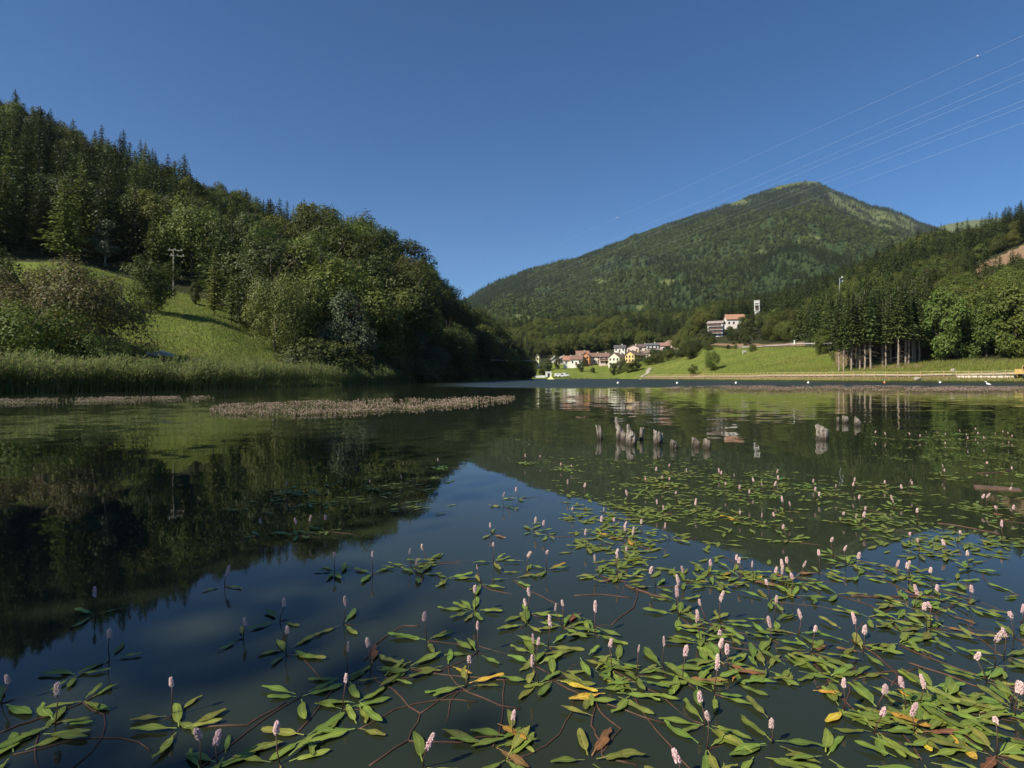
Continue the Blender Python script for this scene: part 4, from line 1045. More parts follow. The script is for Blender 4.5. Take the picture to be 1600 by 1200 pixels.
def strip(name, pxs, Yf, w, dz, mat):
    L_, R_ = [], []
    pts = np.array([(P(a, Yf(a)), Yf(a)) for a in pxs]); d = np.gradient(pts, axis=0); nrm = norm(np.stack([-d[:, 1], d[:, 0]], -1))
    rows = [pts + nrm * w * (q - .5) for q in (0, .5, 1)]
    V = np.stack([np.concatenate([r, np.maximum(RIGHT.z(r[:, 0], r[:, 1]), -.2)[:, None] + dz], 1) for r in rows], 1).reshape(-1, 3)
    return tag(obj(name, mesh(name, V, grid_faces(len(pxs), 3)[:, ::-1], [mat], smooth=True)), kind='structure')
M['gravel'] = mat_plain('pale_gravel', (.46, .36, .26), .95, .25, 1.2)
M['gravel2'] = mat_plain('grey_path', (.36, .34, .30), .95, .2, 1.2)
strip('path', np.arange(1000, 1701, 5.0), lambda a: float(RIGHT.knots(np.array([a]))[0][0, 2]) + 2.6, 1.9, .14, M['gravel'])
strip('footpath', np.arange(1150, 1322, 3.0), lambda a: float(np.interp(a, [1150, 1200, 1240, 1300, 1330], [252, 229, 212, 184, 170])), 1.5, .22, M['gravel2'])
# light stone kerb blocks below the fence near the right edge
kb = MB().box((0, 0, 0), (1.25, .45, .42)).mesh('kerb_block', mat_plain('cut_stone', (.60, .52, .42), .9, .15, 2.0))
o = thing('stone_kerb', 'row of pale stone blocks below the fence at the right edge', 'kerb', (0, 0, 0))
for px in np.arange(1501, 1584, 10.2):
    Yk = float(RIGHT.knots(np.array([px]))[0][0, 2]) + .2; x = P(px, Yk)
    if rng.random() < .12: continue
    obj('kerb_block', kb, o, (x, Yk, float(RIGHT.z(x, Yk)) + .12), (0, 0, -.9 + rng.uniform(-.08, .08)), (1, 1, rng.uniform(.8, 1.1)))

def rock_mesh(seed, name, mat, flat=.7):
    r = np.random.default_rng(seed); n, m = 9, 7
    th = np.arange(n) * 2 * math.pi / n; ph = np.linspace(.05, math.pi - .05, m); V = []
    for p in ph:
        for a in th:
            d = np.array([math.sin(p) * math.cos(a), math.sin(p) * math.sin(a), math.cos(p)])
            k = 1 + .5 * fbm(d[0] * 1.4 + seed, d[1] * 1.4 + d[2] * 2, seed, 2); V.append(d * k * [1, 1, flat])
    q = [(i * n + j, i * n + (j + 1) % n, (i + 1) * n + (j + 1) % n, (i + 1) * n + j)[::-1] for i in range(m - 1) for j in range(n)]
    return mesh(name, np.array(V), np.array(q), [mat])
M['rock'] = mat_plain('pale_rock', (.33, .29, .22), .95, .4, 1.5, bump=.6)
for i in range(9):
    px = 1003 + i * 1.9 + rng.uniform(-3, 3); Y = 250 + i * 3 + rng.uniform(-3, 3); x = P(px, Y)
    tag(obj('boulder', rock_mesh(600 + i, 'boulder', M['rock']), None, (x, Y, float(RIGHT.z(x, Y)) + .2), (0, 0, i), rng.uniform(.7, 1.3)), 'pale boulder in the rocky bank at the left end of the shore fence', 'boulder', 'boulders of the rocky bank')
for px, dy, s, lab in ((1489, 2.2, .55, 'pale round boulder behind the shore fence left of the stone blocks'), (1433, -1.6, .7, 'grey boulder at the waterline below the bare-trunked grove')):
    Yk = float(RIGHT.knots(np.array([px]))[0][0, 2]) + dy; x = P(px, Yk)
    tag(obj('boulder', rock_mesh(int(px), 'boulder', M['rock']), None, (x, Yk, float(RIGHT.z(x, Yk)) + .2 + (.9 if dy > 0 else 0)), (0, 0, 1), s), lab, 'boulder')
# white marker post and bench on the footpath
Y = 212; x = P(1239.5, Y); z = float(RIGHT.z(x, Y)); o = thing('marker_post', 'small white post beside the footpath on the upper right meadow', 'post', (x, Y - .9, z), 0)
MB().tube([(0, 0, -.2), (0, 0, 1.1)], [.26, .2], 8).build('shaft', wallmat((.78, .77, .7)), o); MB().lathe([(.01, .5), (.2, .42), (.28, .2), (.2, 0)], 10, (0, 0, 1.08)).build('cap', wallmat((.78, .77, .7)), o)
Y = 226; x = P(1163.5, Y); z = float(RIGHT.z(x, Y)); o = thing('bench', 'small pale bench on the upper meadow left of the path-side bush', 'bench', (x, Y, z), .2)
bm = wallmat((.6, .58, .55)); MB().box((0, 0, .5), (1.9, .5, .1)).build('seat', bm, o); MB().box((0, .27, .95), (1.9, .08, .5)).build('backrest', bm, o)
for s in (-.8, .8): MB().box((s, 0, .2), (.12, .45, .5)).build('leg', bm, o)

# excavator at the right edge ---------------------------------------------------------
Y = 113.5; x = P(1600, Y); z = float(RIGHT.z(x, Y)) + .15
o = thing('excavator', 'small yellow excavator cut by the right picture edge beside the shore fence', 'excavator', (x, Y, z), .25)
ye = mat_plain('yellow_paint', (.52, .36, .12), .5, .2, 1.5); bk = mat_plain('black_rubber', (.03, .03, .03), .8)
for sy in (-.75, .75):
    prof = [(1.25 * math.cos(a) * (1.0 if True else 1), .34 + .34 * math.sin(a)) for a in np.linspace(0, 2 * math.pi, 14, endpoint=False)]
    prof = [((1 if a > 0 else -1) * .95 + (.34 * a / 1.25), b) for a, b in prof]; n = len(prof); V = [(a, sy + w, b) for w in (-.22, .22) for a, b in prof]
    tr = MB().add(V, [(i, (i + 1) % n, n + (i + 1) % n, n + i) for i in range(n)], [(0, i + 1, i) for i in range(1, n - 1)] + [(n, n + i, n + i + 1) for i in range(1, n - 1)]).build('track', bk, o)
    for wx in (-.95, -.3, .3, .95): MB().tube([(wx, sy - .25, .34), (wx, sy + .25, .34)], .2, 10).build('wheel', ye, tr)
MB().box((-.25, 0, 1.05), (2.1, 1.7, .62)).box((-.75, .15, 1.5), (1.0, 1.3, .4)).build('body', ye, o)
cb = MB().box((.25, -.35, 2.32), (1.15, .95, .1)).box((-.27, -.78, 1.8), (.09, .09, .95)).box((-.27, .08, 1.8), (.09, .09, .95)).box((.77, -.78, 1.8), (.09, .09, .95)).box((.77, .08, 1.8), (.09, .09, .95)).build('cab', ye, o)
MB().box((.25, -.36, 1.8), (.94, .76, .9)).build('window', M['glass'], cb)
MB().tube([(.8, .3, 1.2), (1.5, .3, 2.5), (2.5, .3, 2.35)], [.2, .2, .14], 6).build('boom', ye, o)
MB().tube([(2.5, .3, 2.4), (2.75, .3, 1.0)], [.15, .1], 6).build('arm', ye, o)
MB().add([(2.5, 0, 1.0), (2.5, .6, 1.0), (2.9, .6, .9), (2.9, 0, .9), (2.45, 0, .45), (2.45, .6, .45), (2.85, .6, .25), (2.85, 0, .25)], [(0, 1, 5, 4), (1, 2, 6, 5), (3, 0, 4, 7), (4, 5, 6, 7)]).build('bucket', bk, o)

# buoys and the white bird ------------------------------------------------------------
bm_ = mat_plain('white_plastic', (.72, .72, .70), .4, .05); om_ = mat_plain('orange_plastic', (.62, .22, .08), .5, .1)
th = np.linspace(0, math.pi, 9)
for px, py, lab in ((965.5, 598.3, 'white buoy on the far water below the two dark round trees, leftmost of the row'), (1058, 598.6, 'white buoy on the far water left of the small meadow trees'), (1150, 598.3, 'white buoy on the far water below the balcony building'),
                    (1263, 597.8, 'white buoy on the far water below the lone round meadow tree'), (1382, 597.6, 'reddish-white buoy on the far water below the bare-trunked grove'), (1469, 597.4, 'white buoy on the far water right of the bare-trunked grove')):
    Y = min(978 / (py + 1.2 - 589), 112.0); r = .19 * Y / 95
    o = thing('buoy', lab, 'buoy', (P(px, Y), Y, r * .55)); MB().lathe([(r * math.sin(a) + 1e-4, r * math.cos(a)) for a in th], 12).build('float', bm_ if px != 1382 else om_, o, smooth=True)
    MB().tube([(0, 0, r * .8), (0, 0, r * 1.7)], r * .18, 6).build('peg', bm_, o)
Y = 62.0; x = P(1544.5, Y)
sp_ = np.linspace(0, 1, 12); body = MB()
body.tube([(-.30, 0, .30), (-.2, 0, .32), (-.05, 0, .36), (.1, 0, .42), (.17, 0, .5), (.17, 0, .60), (.2, 0, .68), (.26, 0, .71), (.33, 0, .69), (.46, 0, .67)],
          [.01, .07, .13, .12, .07, .035, .035, .05, .03, .004], 10)
o = thing('water_bird', 'white wading bird standing on the right flowering raft near the right edge', 'bird', (x, Y, .0), 2.4, None, (.85,) * 3)
body.build('body', mat_plain('white_feathers', (.75, .75, .73), .8, .05), o, smooth=True)
for s in (-.05, .05): MB().tube([(-.02, s, .28), (-.03, s, .14), (.0, s, -.03)], .011, 5).build('leg', M['frame'], o)
# long white sheet behind the reeds at the foot of the meadow
Y = 60; x = P(250, Y); z = float(LEFT.z(x, Y)); n = 14; m = 4
gx, gy = np.meshgrid(np.linspace(-1.25, 1.25, n), np.linspace(-.5, .5, m), indexing='ij')
gz = .28 + .13 * np.sin(gx * 3.1 + 1) + .05 * np.sin(gx * 9) - .25 * np.abs(gy); top = np.stack([gx, gy, gz], -1).reshape(-1, 3); bot = top * [1, 1, 0] - [0, 0, .2]
f = grid_faces(n, m); ring = [i * m for i in range(n)] + [(n - 1) * m + j for j in range(1, m)] + [i * m + m - 1 for i in range(n - 2, -1, -1)] + [j for j in range(m - 2, 0, -1)]; nb = n * m
sd = np.array([(ring[i], ring[(i + 1) % len(ring)], nb + ring[(i + 1) % len(ring)], nb + ring[i]) for i in range(len(ring))])
tag(obj('white_sheet', mesh('white_sheet', np.vstack([top, bot]), [f, sd], [wallmat((.42, .40, .33))], smooth=False), None, (x, Y, max(z, Zp(559, Y)) + .35), (0, 0, .05)), 'long low white sheet lying behind the reeds at the foot of the left meadow', 'sheet')
# ------------------------------------------------------------------ reeds
def reeds(name, n, pxa, pxb, d0, d1, h0, h1, label):
    r = np.random.default_rng(int(pxa) + 900)
    px = r.uniform(pxa, pxb, n); Yk = LEFT.knots(px)[0][:, 1]
    Y = Yk + d0 + (d1 - d0) * r.random(n); x = P(px, Y)
    edge = 1 - .25 * (r.random(n) < .25)
    clump = .72 + .36 * vnoise(x / 1.3, Y / 1.3, 8) + .22 * vnoise(x / 5, Y / 5, 9)
    h = r.uniform(h0, h1, n) * edge * clump
    V, Q, T_ = [], [], []
    z0 = np.maximum(LEFT.z(x, Y), -.15) - .05
    lean = r.normal(0, .10, (n, 2)) + [.05, 0]
    a = r.uniform(0, 6.28, n); wd = .02
    base = np.stack([x, Y, z0], -1); tip = base + np.stack([lean[:, 0] * h, lean[:, 1] * h, h], -1)
    off = np.stack([np.cos(a) * wd, np.sin(a) * wd, 0 * a], -1)
    V.append(np.stack([base - off, base + off, tip + off * .5, tip - off * .5], 1).reshape(-1, 3)); Q.append(np.arange(n)[:, None] * 4 + np.arange(4)); c = 4 * n
    for k in range(6):
        t = .38 + .11 * k + r.uniform(-.05, .05, n); aa = a + k * 2.6 + r.uniform(-.6, .6, n); L = r.uniform(.35, .62, n) * (1.05 - .25 * t)
        p0 = base + (tip - base) * t[:, None]; d = np.stack([np.cos(aa), np.sin(aa), 0 * aa], -1); sd = np.stack([-np.sin(aa), np.cos(aa), 0 * aa], -1) * .034
        up = r.uniform(.35, .95, n)[:, None] * [0, 0, 1.0]
        m = p0 + (d * .5 + up * .55) * L[:, None]; e = p0 + (d * 1.0 + up * .62 + [0, 0, -.12]) * L[:, None]
        V.append(np.stack([p0 - sd * .6, p0 + sd * .6, m + sd, m - sd, e], 1).reshape(-1, 3)); i = np.arange(n)[:, None] * 5 + c
        Q.append(i + np.array([0, 1, 2, 3])); T_.append(i + np.array([3, 2, 4])); c += 5 * n
    me = mesh(name, np.concatenate(V), [np.concatenate(Q), np.concatenate(T_)], [M['reed']])
    tag(obj(name, me), label, 'reeds', None, 'stuff')
reeds('reed_bed', 4800, -70, 612, -1.2, 3.2, 1.75, 2.55, 'long bed of tall green reeds lining the left shore')
reeds('reed_bed', 1500, 604, 664, -1.0, 3.5, 1.4, 2.2, 'small tongue of reeds at the right end of the left shore')

def blades(name, pts, h0, h1, w, label, mat='grass'):
    n = len(pts); r = np.random.default_rng(77); a = r.uniform(0, 6.28, n); h = r.uniform(h0, h1, n); off = np.stack([np.cos(a) * w, np.sin(a) * w, 0 * a], -1)
    tip = pts + np.stack([r.normal(0, .3, n) * h, r.normal(0, .3, n) * h, h], -1)
    me = mesh(name, np.stack([pts - off, pts + off, tip], 1).reshape(-1, 3), np.arange(3 * n).reshape(-1, 3), [M[mat]])
    return tag(obj(name, me), label, 'grass', None, 'stuff')
n = 52000; px = rng.uniform(60, 470, n); kY = LEFT.knots(px)[0]; u = rng.random(n) ** 1.6
Y = kY[:, 1] + 3 + u * (kY[:, 4] - kY[:, 1] - 4); x = P(px, Y); hh = np.where(Y < kY[:, 2] + 3, 1.0, .36)
pts = np.stack([x, Y, LEFT.z(x, Y) - .03], -1); m_ = Y < kY[:, 2] + 3
blades('rough_grass', pts[m_], .25, .7, .035, 'rough tall grass and herbs behind the reeds')
blades('meadow_grass', pts[~m_], .12, .36, .05, 'short grass of the sloping left meadow')
n = 46000; px = rng.uniform(1000, 1690, n); kY = RIGHT.knots(px)[0]; u = rng.random(n) ** 1.3
Y = kY[:, 1] + .3 + u * (kY[:, 5] - kY[:, 1] - 1); x = P(px, Y); k = (np.abs(Y - kY[:, 2] - 1.8) > 1.9) & ((Y > kY[:, 3] + 1.5) | (rng.random(n) < .25))
x, Y = x[k], Y[k]; blades('shore_grass', np.stack([x, Y, RIGHT.z(x, Y) - .03], -1), .2, .75, .06, 'grass and weeds on the right shore and meadow')

# ------------------------------------------------------------------ flowering rafts far out
M['spike'] = mat_plain('pink_florets', (.72, .48, .46), .7, .2, 60.0)
def mat_raft(name, c1, c2):
    return mat_foliage(name, c1, c2, .15, .6, 0.0)
M['raft_spike'] = mat_raft('raft_florets', (.19, .125, .085), (.45, .335, .265)); M['raft_leaf'] = mat_raft('raft_leaves', (.07, .085, .02), (.16, .13, .05))
def raft(name, poly, n, nleaf, label, hs=(.04, .12), w=.022):
    r = np.random.default_rng(len(label) + n); poly = np.array(poly, float)
    def inside(p):
        c = np.zeros(len(p), bool); j = len(poly) - 1
        for i in range(len(poly)):
            a, b = poly[i], poly[j]; m = ((a[1] > p[:, 1]) != (b[1] > p[:, 1])) & (p[:, 0] < (b[0] - a[0]) * (p[:, 1] - a[1]) / (b[1] - a[1] + 1e-9) + a[0]); c ^= m; j = i
        return c
    def pts(k):
        lo, hi = poly.min(0), poly.max(0); out = []
        while sum(map(len, out)) < k:
            q = np.stack([r.uniform(lo[0], hi[0], 4 * k), r.uniform(lo[1], hi[1], 4 * k)], -1); q = q[inside(q)]
            x = q[:, 0]; out.append(q[r.random(len(q)) < .05 + .95 * sstep(.34, .60, .65 * vnoise(q[:, 0] / 26, q[:, 1] / 2.6, 4) + .35 * vnoise(q[:, 0] / 8, q[:, 1] / 1.2, 6))])
        q = np.concatenate(out)[:k]; Y = 978 / (q[:, 1] - 589); return P(q[:, 0], Y), Y
    x, Y = pts(n); h = r.uniform(*hs, n); L = r.uniform(.035, .06, n); o_ = np.stack([x, Y, 0 * x], -1); ln = r.normal(0, .12, (n, 2)) * h[:, None]
    top = o_ + np.concatenate([ln, h[:, None]], 1); ax = [(w, 0), (0, w), (-w, 0), (0, -w)]
    s = (Y / 20.0).clip(.7, 2.2)[:, None] ** .7
    ring = [top + np.array([a, b, 0]) * s - np.stack([0 * L, 0 * L, L * .55], -1) for a, b in ax]
    bot = top - np.stack([0 * L, 0 * L, L * 1.3], -1)
    V = np.stack([top] + ring + [bot], 1).reshape(-1, 3); i = np.arange(n)[:, None] * 6
    T_ = np.concatenate([i + np.array([0, 1 + k, 1 + (k + 1) % 4]) for k in range(4)] + [i + np.array([5, 1 + (k + 1) % 4, 1 + k]) for k in range(4)])
    off = np.stack([np.full(n, .006), 0 * x, 0 * x], -1); V2 = np.stack([o_ - off, o_ + off, bot + off, bot - off], 1).reshape(-1, 3)
    x2, Y2 = pts(nleaf); p = np.stack([x2, Y2, r.uniform(.008, .05, nleaf)], -1); a = r.uniform(0, 6.28, nleaf)
    V3, f3 = diamonds(p, norm(np.array([0, 0, 1.0]) + r.normal(0, .2, (nleaf, 3))), np.stack([np.cos(a), np.sin(a), 0 * a], -1), r.uniform(.08, .14, nleaf), .035)
    q2 = np.arange(n)[:, None] * 4 + np.arange(4) + len(V); f3 = f3 + len(V) + len(V2)
    me = mesh(name, np.concatenate([V, V2, V3]), [T_, q2, f3], [M['raft_spike'], M['raft_leaf']], midx=np.concatenate([np.zeros(len(T_)), np.ones(len(q2) + len(f3))]))
    tag(obj(name, me), label, 'water plants', None, 'stuff')
raft('flowering_raft', [(325, 640), (345, 633), (480, 628), (640, 623.5), (805, 620), (806, 626), (740, 634), (640, 642), (520, 648), (420, 652), (335, 648)], 2500, 6500, 'long pink-brown raft of flowering water plants in the middle of the lake')
raft('flowering_raft', [(-60, 626), (100, 623), (220, 621), (330, 620), (335, 624), (240, 628), (120, 630), (-60, 635)], 1500, 3600, 'thin brownish raft of water plants along the left reeds')
raft('flowering_raft', [(985, 608.5), (1120, 604.5), (1300, 604.2), (1460, 605), (1660, 606), (1660, 614), (1460, 613.5), (1250, 612.5), (1060, 610.5)], 4200, 6500, 'long pinkish raft of flowering water plants off the right shore', (.10, .24), .03)
# ------------------------------------------------------------------ old stumps in the water
def mat_stump():
    t = NT('weathered_wood'); tc = t.n('ShaderNodeTexCoord'); g = t.n('ShaderNodeNewGeometry')
    mp = t.n('ShaderNodeMapping'); t.l(tc.outputs['Object'], mp.inputs[0]); mp.inputs['Scale'].default_value = (26, 26, 5)
    n = t.noise(1.0, 6, .65, mp.outputs[0]); n2 = t.noise(16, 4, .6, tc.outputs['Object'])
    c = t.ramp(n.outputs[0], [(.34, (.04, .03, .024)), (.48, (.23, .20, .165)), (.72, (.50, .47, .42))])
    c = t.mix(t.rng(n2.outputs[0], .42, .62, 0, .55), c, (.19, .145, .115))
    sp = t.n('ShaderNodeSeparateXYZ'); t.l(g.outputs['Position'], sp.inputs[0])
    h = t.math('ADD', sp.outputs[2], t.math('MULTIPLY', t.math('SUBTRACT', n2.outputs[0], .5), .10))
    c = t.mix(t.rng(h, .02, .13, .92, 0), c, (.035, .026, .018))
    t.bsdf(c, .9, .2, t.bump(n.outputs[0], 1.0, .02)); return t.m
M['stump'] = mat_stump()
def stump_mesh(seed, h, r, slant, jag, ns=16, rows=11):
    q = np.random.default_rng(seed); th = np.arange(ns) * 2 * math.pi / ns; V = []
    tops = h * (1 - jag * q.random(ns) ** 1.5) + slant * r * np.cos(th - q.uniform(2.2, 3.8)); tops = (tops + np.roll(tops, 1) * .5) / 1.5
    for i in range(rows):
        t = i / (rows - 1)
        rad = r * (1 + .10 * np.sin(3 * th + seed) + .30 * fbm(np.cos(th) * 1.6 + seed, np.sin(th) * 1.6 + t * 3.2, seed, 3)) * (1.0 - .12 * t)
        rad *= 1 - .22 * (vnoise(np.cos(th) * 3 + seed, np.sin(th) * 3 + t * 5, seed + 3) > .66)
        z = -.25 + (tops + .25) * t; V.append(np.stack([np.cos(th) * rad, np.sin(th) * rad, z], -1))
    for k, s in ((.72, .015), (.35, .05)):
        V.append(np.stack([np.cos(th) * rad * k, np.sin(th) * rad * k, tops * .985 - s * q.uniform(.3, 1.6, ns) * h / .3], -1))
    V.append(np.array([[0, 0, tops.mean() * .9 - .03]])); V = np.concatenate(V); R_ = rows + 2
    Q = [(i * ns + j, i * ns + (j + 1) % ns, (i + 1) * ns + (j + 1) % ns, (i + 1) * ns + j) for i in range(R_ - 1) for j in range(ns)]
    T_ = [((R_ - 1) * ns + j, (R_ - 1) * ns + (j + 1) % ns, R_ * ns) for j in range(ns)]
    return mesh('old_stump', V, [np.array(Q), np.array(T_)], [M['stump']])
STUMPS = [  # px, top, waterline, width px, slant, jag, lean, label
    (938, 661, 687, 9, .5, .15, -.16, 'thin leaning weathered post, leftmost of the old stumps'),
    (970, 656, 687, 14, 1.4, .3, -.10, 'tall slanted jagged stump at the left of the stump cluster'),
    (978, 673, 690, 14, .3, .4, .0, 'short pale stump wedged in the left half of the stump cluster'),
    (982, 659, 690, 7, .3, .15, .03, 'slim pale post standing up in the middle of the stump cluster'),
    (987, 671, 695, 18, .6, .35, .02, 'thick brown crumbling stump at the front of the stump cluster'),
    (1002, 665, 688, 7, .2, .1, .05, 'slim pale post at the right of the stump cluster'),
    (1028, 671, 694, 16, .5, .25, .0, 'stout rounded stump right of the stump cluster'),
    (1053, 687.5, 700, 12.5, .5, .25, .0, 'low dark hollow stump between the stout stump and the twin stumps'),
    (1088, 685, 698, 15, .5, .12, .0, 'reddish cut stump, left one of the twin stumps'),
    (1105, 687.5, 701, 13.5, .7, .15, .0, 'cut stump with dark right side, right one of the twin stumps'),
    (1285, 663, 686.5, 20, .4, .4, .0, 'big rugged stump alone at the right'),
    (1309.5, 650.5, 661, 4.5, .2, .1, .0, 'thinnest small post beside the wide pale stump at the right'),
    (1321, 649.5, 661, 10, .5, .15, -.03, 'wide pale stump in the middle of the three far right stumps'),
    (1340, 653.5, 665.5, 10.5, .9, .2, .0, 'pale slanted stump, rightmost of the old stumps'),
]
for i, (px, tp, bs, w, sl, jg, ln, lab) in enumerate(STUMPS):
    Y = 978 / (bs - 589); h = (bs - tp) / F * Y * .9; r = w / F * Y / 2
    tag(obj('old_stump', stump_mesh(700 + i, h, r, sl, jg), None, (P(px, Y), Y, 0), (0, ln, 0)), lab, 'stump')

# ------------------------------------------------------------------ water knotweed
def mat_lily(name, stops, spots, rough=.38):
    t = NT(name); uvn = t.n('ShaderNodeUVMap'); uvn.uv_map = 'UVMap'; sp = t.n('ShaderNodeSeparateXYZ'); t.l(uvn.outputs[0], sp.inputs[0])
    u, v = sp.outputs[0], sp.outputs[1]; oi = t.n('ShaderNodeObjectInfo'); tc = t.n('ShaderNodeTexCoord')
    ad = t.n('ShaderNodeVectorMath', operation='ADD'); t.l(tc.outputs['Object'], ad.inputs[0])
    cb = t.n('ShaderNodeCombineXYZ'); t.l(t.math('MULTIPLY', oi.outputs['Random'], 37.0), cb.inputs[0]); t.l(cb.outputs[0], ad.inputs[1])
    n = t.noise(3.2, 5, .65, ad.outputs[0]); n2 = t.noise(11, 3, .6, ad.outputs[0])
    d = t.math('ABSOLUTE', t.math('SUBTRACT', u, .5))
    c = t.ramp(n.outputs[0], stops)
    vein = t.math('SINE', t.math('MULTIPLY', t.math('SUBTRACT', v, t.math('MULTIPLY', d, .35)), 85.0))
    c = t.mix(t.rng(vein, .55, 1.0, 0, .35), c, tuple(min(1, q * 1.35) for q in stops[-1][1]))
    c = t.mix(t.rng(d, .025, .06, .7, 0), c, tuple(min(1, q * 1.55 + .02) for q in stops[-1][1]))
    c = t.mix(t.rng(n2.outputs[0], *spots, 0, .9), c, (.12, .06, .02))
    hs = t.n('ShaderNodeHueSaturation'); t.l(c, hs.inputs['Color'])
    t.l(t.rng(oi.outputs['Random'], 0, 1, .72, 1.28), hs.inputs['Value']); t.l(t.rng(t.math('FRACT', t.math('MULTIPLY', oi.outputs['Random'], 9.7)), 0, 1, .475, .515), hs.inputs['Hue'])
    p = t.n('ShaderNodeBsdfPrincipled'); t.l(hs.outputs[0], p.inputs['Base Color']); p.inputs['Roughness'].default_value = rough
    t.l(t.bump(t.math('ADD', vein, t.math('MULTIPLY', n.outputs[0], 2.0)), .25, .003), p.inputs['Normal'])
    tr = t.n('ShaderNodeBsdfTranslucent'); t.l(hs.outputs[0], tr.inputs['Color']); mx = t.n('ShaderNodeMixShader'); mx.inputs[0].default_value = .15
    t.l(p.outputs[0], mx.inputs[1]); t.l(tr.outputs[0], mx.inputs[2]); t.l(mx.outputs[0], t.out.inputs[0]); return t.m
ML = {'green': mat_lily('knotweed_leaf', [(.3, (.115, .172, .022)), (.7, (.185, .250, .040))], (.66, .76)),
      'olive': mat_lily('knotweed_leaf_olive', [(.3, (.140, .165, .024)), (.7, (.225, .240, .045))], (.58, .72)),
      'yellow': mat_lily('knotweed_leaf_yellow', [(.3, (.40, .24, .02)), (.7, (.58, .40, .05))], (.55, .68)),
      'brown': mat_lily('knotweed_leaf_brown', [(.3, (.12, .055, .025)), (.7, (.30, .15, .05))], (.55, .7), .6)}
M['kstem'] = mat_plain('knotweed_stem', (.085, .042, .028), .6, .4, 25.0)
def leaf_geo(seed, nick=False):
    r = np.random.default_rng(seed); ns = 9; s = np.linspace(0, 1, ns); W_ = r.uniform(.22, .30)
    w = W_ / 2 * np.sin(math.pi * np.clip(s, .012, .985) ** r.uniform(.78, 1.0)) ** .44
    bx = r.uniform(-.10, .10) * np.sin(s * math.pi * .9); zc = r.uniform(.0, .03) * np.sin(s * math.pi) + r.uniform(-.01, .03) * s ** 2
    fold = r.uniform(-.03, .07); wl, wr = w * (1 + r.normal(0, .04, ns)), w * (1 + r.normal(0, .04, ns))
    if nick:
        k = r.integers(3, 7); (wl if r.random() < .5 else wr)[k:k + 2] *= r.uniform(.25, .6)
        if r.random() < .5: wl[-2:] *= .4; wr[-1:] *= .5
    wave = .022 * np.sin(s * 9 + seed)
    lft = np.stack([s, bx + wl, zc + fold * wl + wave], -1); mid = np.stack([s, bx, zc], -1); rgt = np.stack([s, bx - wr, zc + fold * wr - wave], -1)
    V = np.stack([lft, mid, rgt], 1).reshape(-1, 3); V[:, 2] -= V[:, 2].min()
    Q = grid_faces(ns, 3); uv = np.stack([np.tile([0, .5, 1], ns), np.repeat(s, 3)], -1)
    pet = np.array([(-.24, -.016, .01), (-.24, .016, .01), (.03, .014, .02), (.03, -.014, .02)]); Vp = pet + [0, 0, V[1, 2]] * np.array([[0], [0], [1], [1]])
    V = np.vstack([V, Vp]); uv = np.vstack([uv, np.full((4, 2), .5)]); return V, np.vstack([Q[:, ::-1], [[len(V) - 4, len(V) - 3, len(V) - 2, len(V) - 1]]]), uv
LEAF = {}
for k, m in ML.items():
    LEAF[k] = []
    for i in range(9 if k in ('green', 'olive') else 4):
        V, Q, uv = leaf_geo(800 + i + len(k) * 31, nick=(i % 3 == 2) or k == 'brown'); LEAF[k].append(mesh('knotweed_leaf', V, Q, [m], smooth=True, uv=uv))
def spike_mesh(seed, L, R_, n):
    r = np.random.default_rng(seed); V, T_ = [], []
    oc = np.array([(1, 0, 0), (0, 1, 0), (-1, 0, 0), (0, -1, 0), (0, 0, 1), (0, 0, -1)], float)
    of = np.array([(0, 1, 4), (1, 2, 4), (2, 3, 4), (3, 0, 4), (1, 0, 5), (2, 1, 5), (3, 2, 5), (0, 3, 5)])
    for i in range(n):
        t = (i + .5) / n; a = i * 2.399 + r.uniform(-.2, .2); rr = R_ * (math.sin(math.pi * min(t * .80 + .17, 1)) ** .42) * r.uniform(.75, 1.12); s = R_ * .36 * r.uniform(.7, 1.2)
        if t < .16 and r.random() < .4: continue
        Rm = np.array(Euler(tuple(r.uniform(0, 6, 3))).to_matrix()); V.append(oc @ Rm.T * s * [1, 1, 1.25] + [math.cos(a) * rr * .78, math.sin(a) * rr * .78, t * L]); T_.append(of + 6 * (len(V) - 1))
    return mesh('flower_spike', np.concatenate(V), np.concatenate(T_), [M['floret']])
M['floret'] = mat_foliage('knotweed_florets', (.66, .42, .40), (.80, .62, .58), .2, .6, .12)
SPK = [spike_mesh(900 + i, (.036, .044, .030, .022, .034)[i], (.0085, .0076, .0088, .0085, .0042)[i], (60, 66, 50, 36, 54)[i]) for i in range(5)]
def stem_mesh(seed, ph, lean, run):
    r = np.random.default_rng(seed); mb = MB()
    a = 0; p = np.array([0, 0, .0015]); pts = [p.copy()]
    for k in range(6):
        a += r.uniform(-.45, .45); p = p + np.array([-math.cos(a), -math.sin(a), 0]) * run / 6; p[2] = .0015 - .0012 * k + r.uniform(-.001, .0015); pts.append(p.copy())
    mb.tube(pts, np.linspace(.0022, .0028, 7), 5)
    mb.tube([(0, 0, 0), (lean * .35, .004, ph * .5), (lean, .0, ph)], [.0022, .0018, .0014], 5)
    return mb.mesh('knotweed_stem', M['kstem'], True), (lean, 0, ph - .003)
STM = [stem_mesh(950 + i % 6, (.085, .065, .10, .075, .055, .09)[i], (.012, -.02, .0, .03, .008, -.01)[i], (.42, .08, .05, .30, .06, .10)[i]) for i in range(6)]
RUN = []
for i in range(3):
    mb = MB(); r = np.random.default_rng(970 + i); p = np.array([0, 0, .001]); pts = [p.copy()]; a = 0
    for k in range(6): a += r.uniform(-.5, .5); p = p + np.array([-math.cos(a), -math.sin(a), 0]) * .07; pts.append(p.copy())
    RUN.append(mb.tube(pts, .0025, 5).mesh('knotweed_stem', M['kstem'], True))

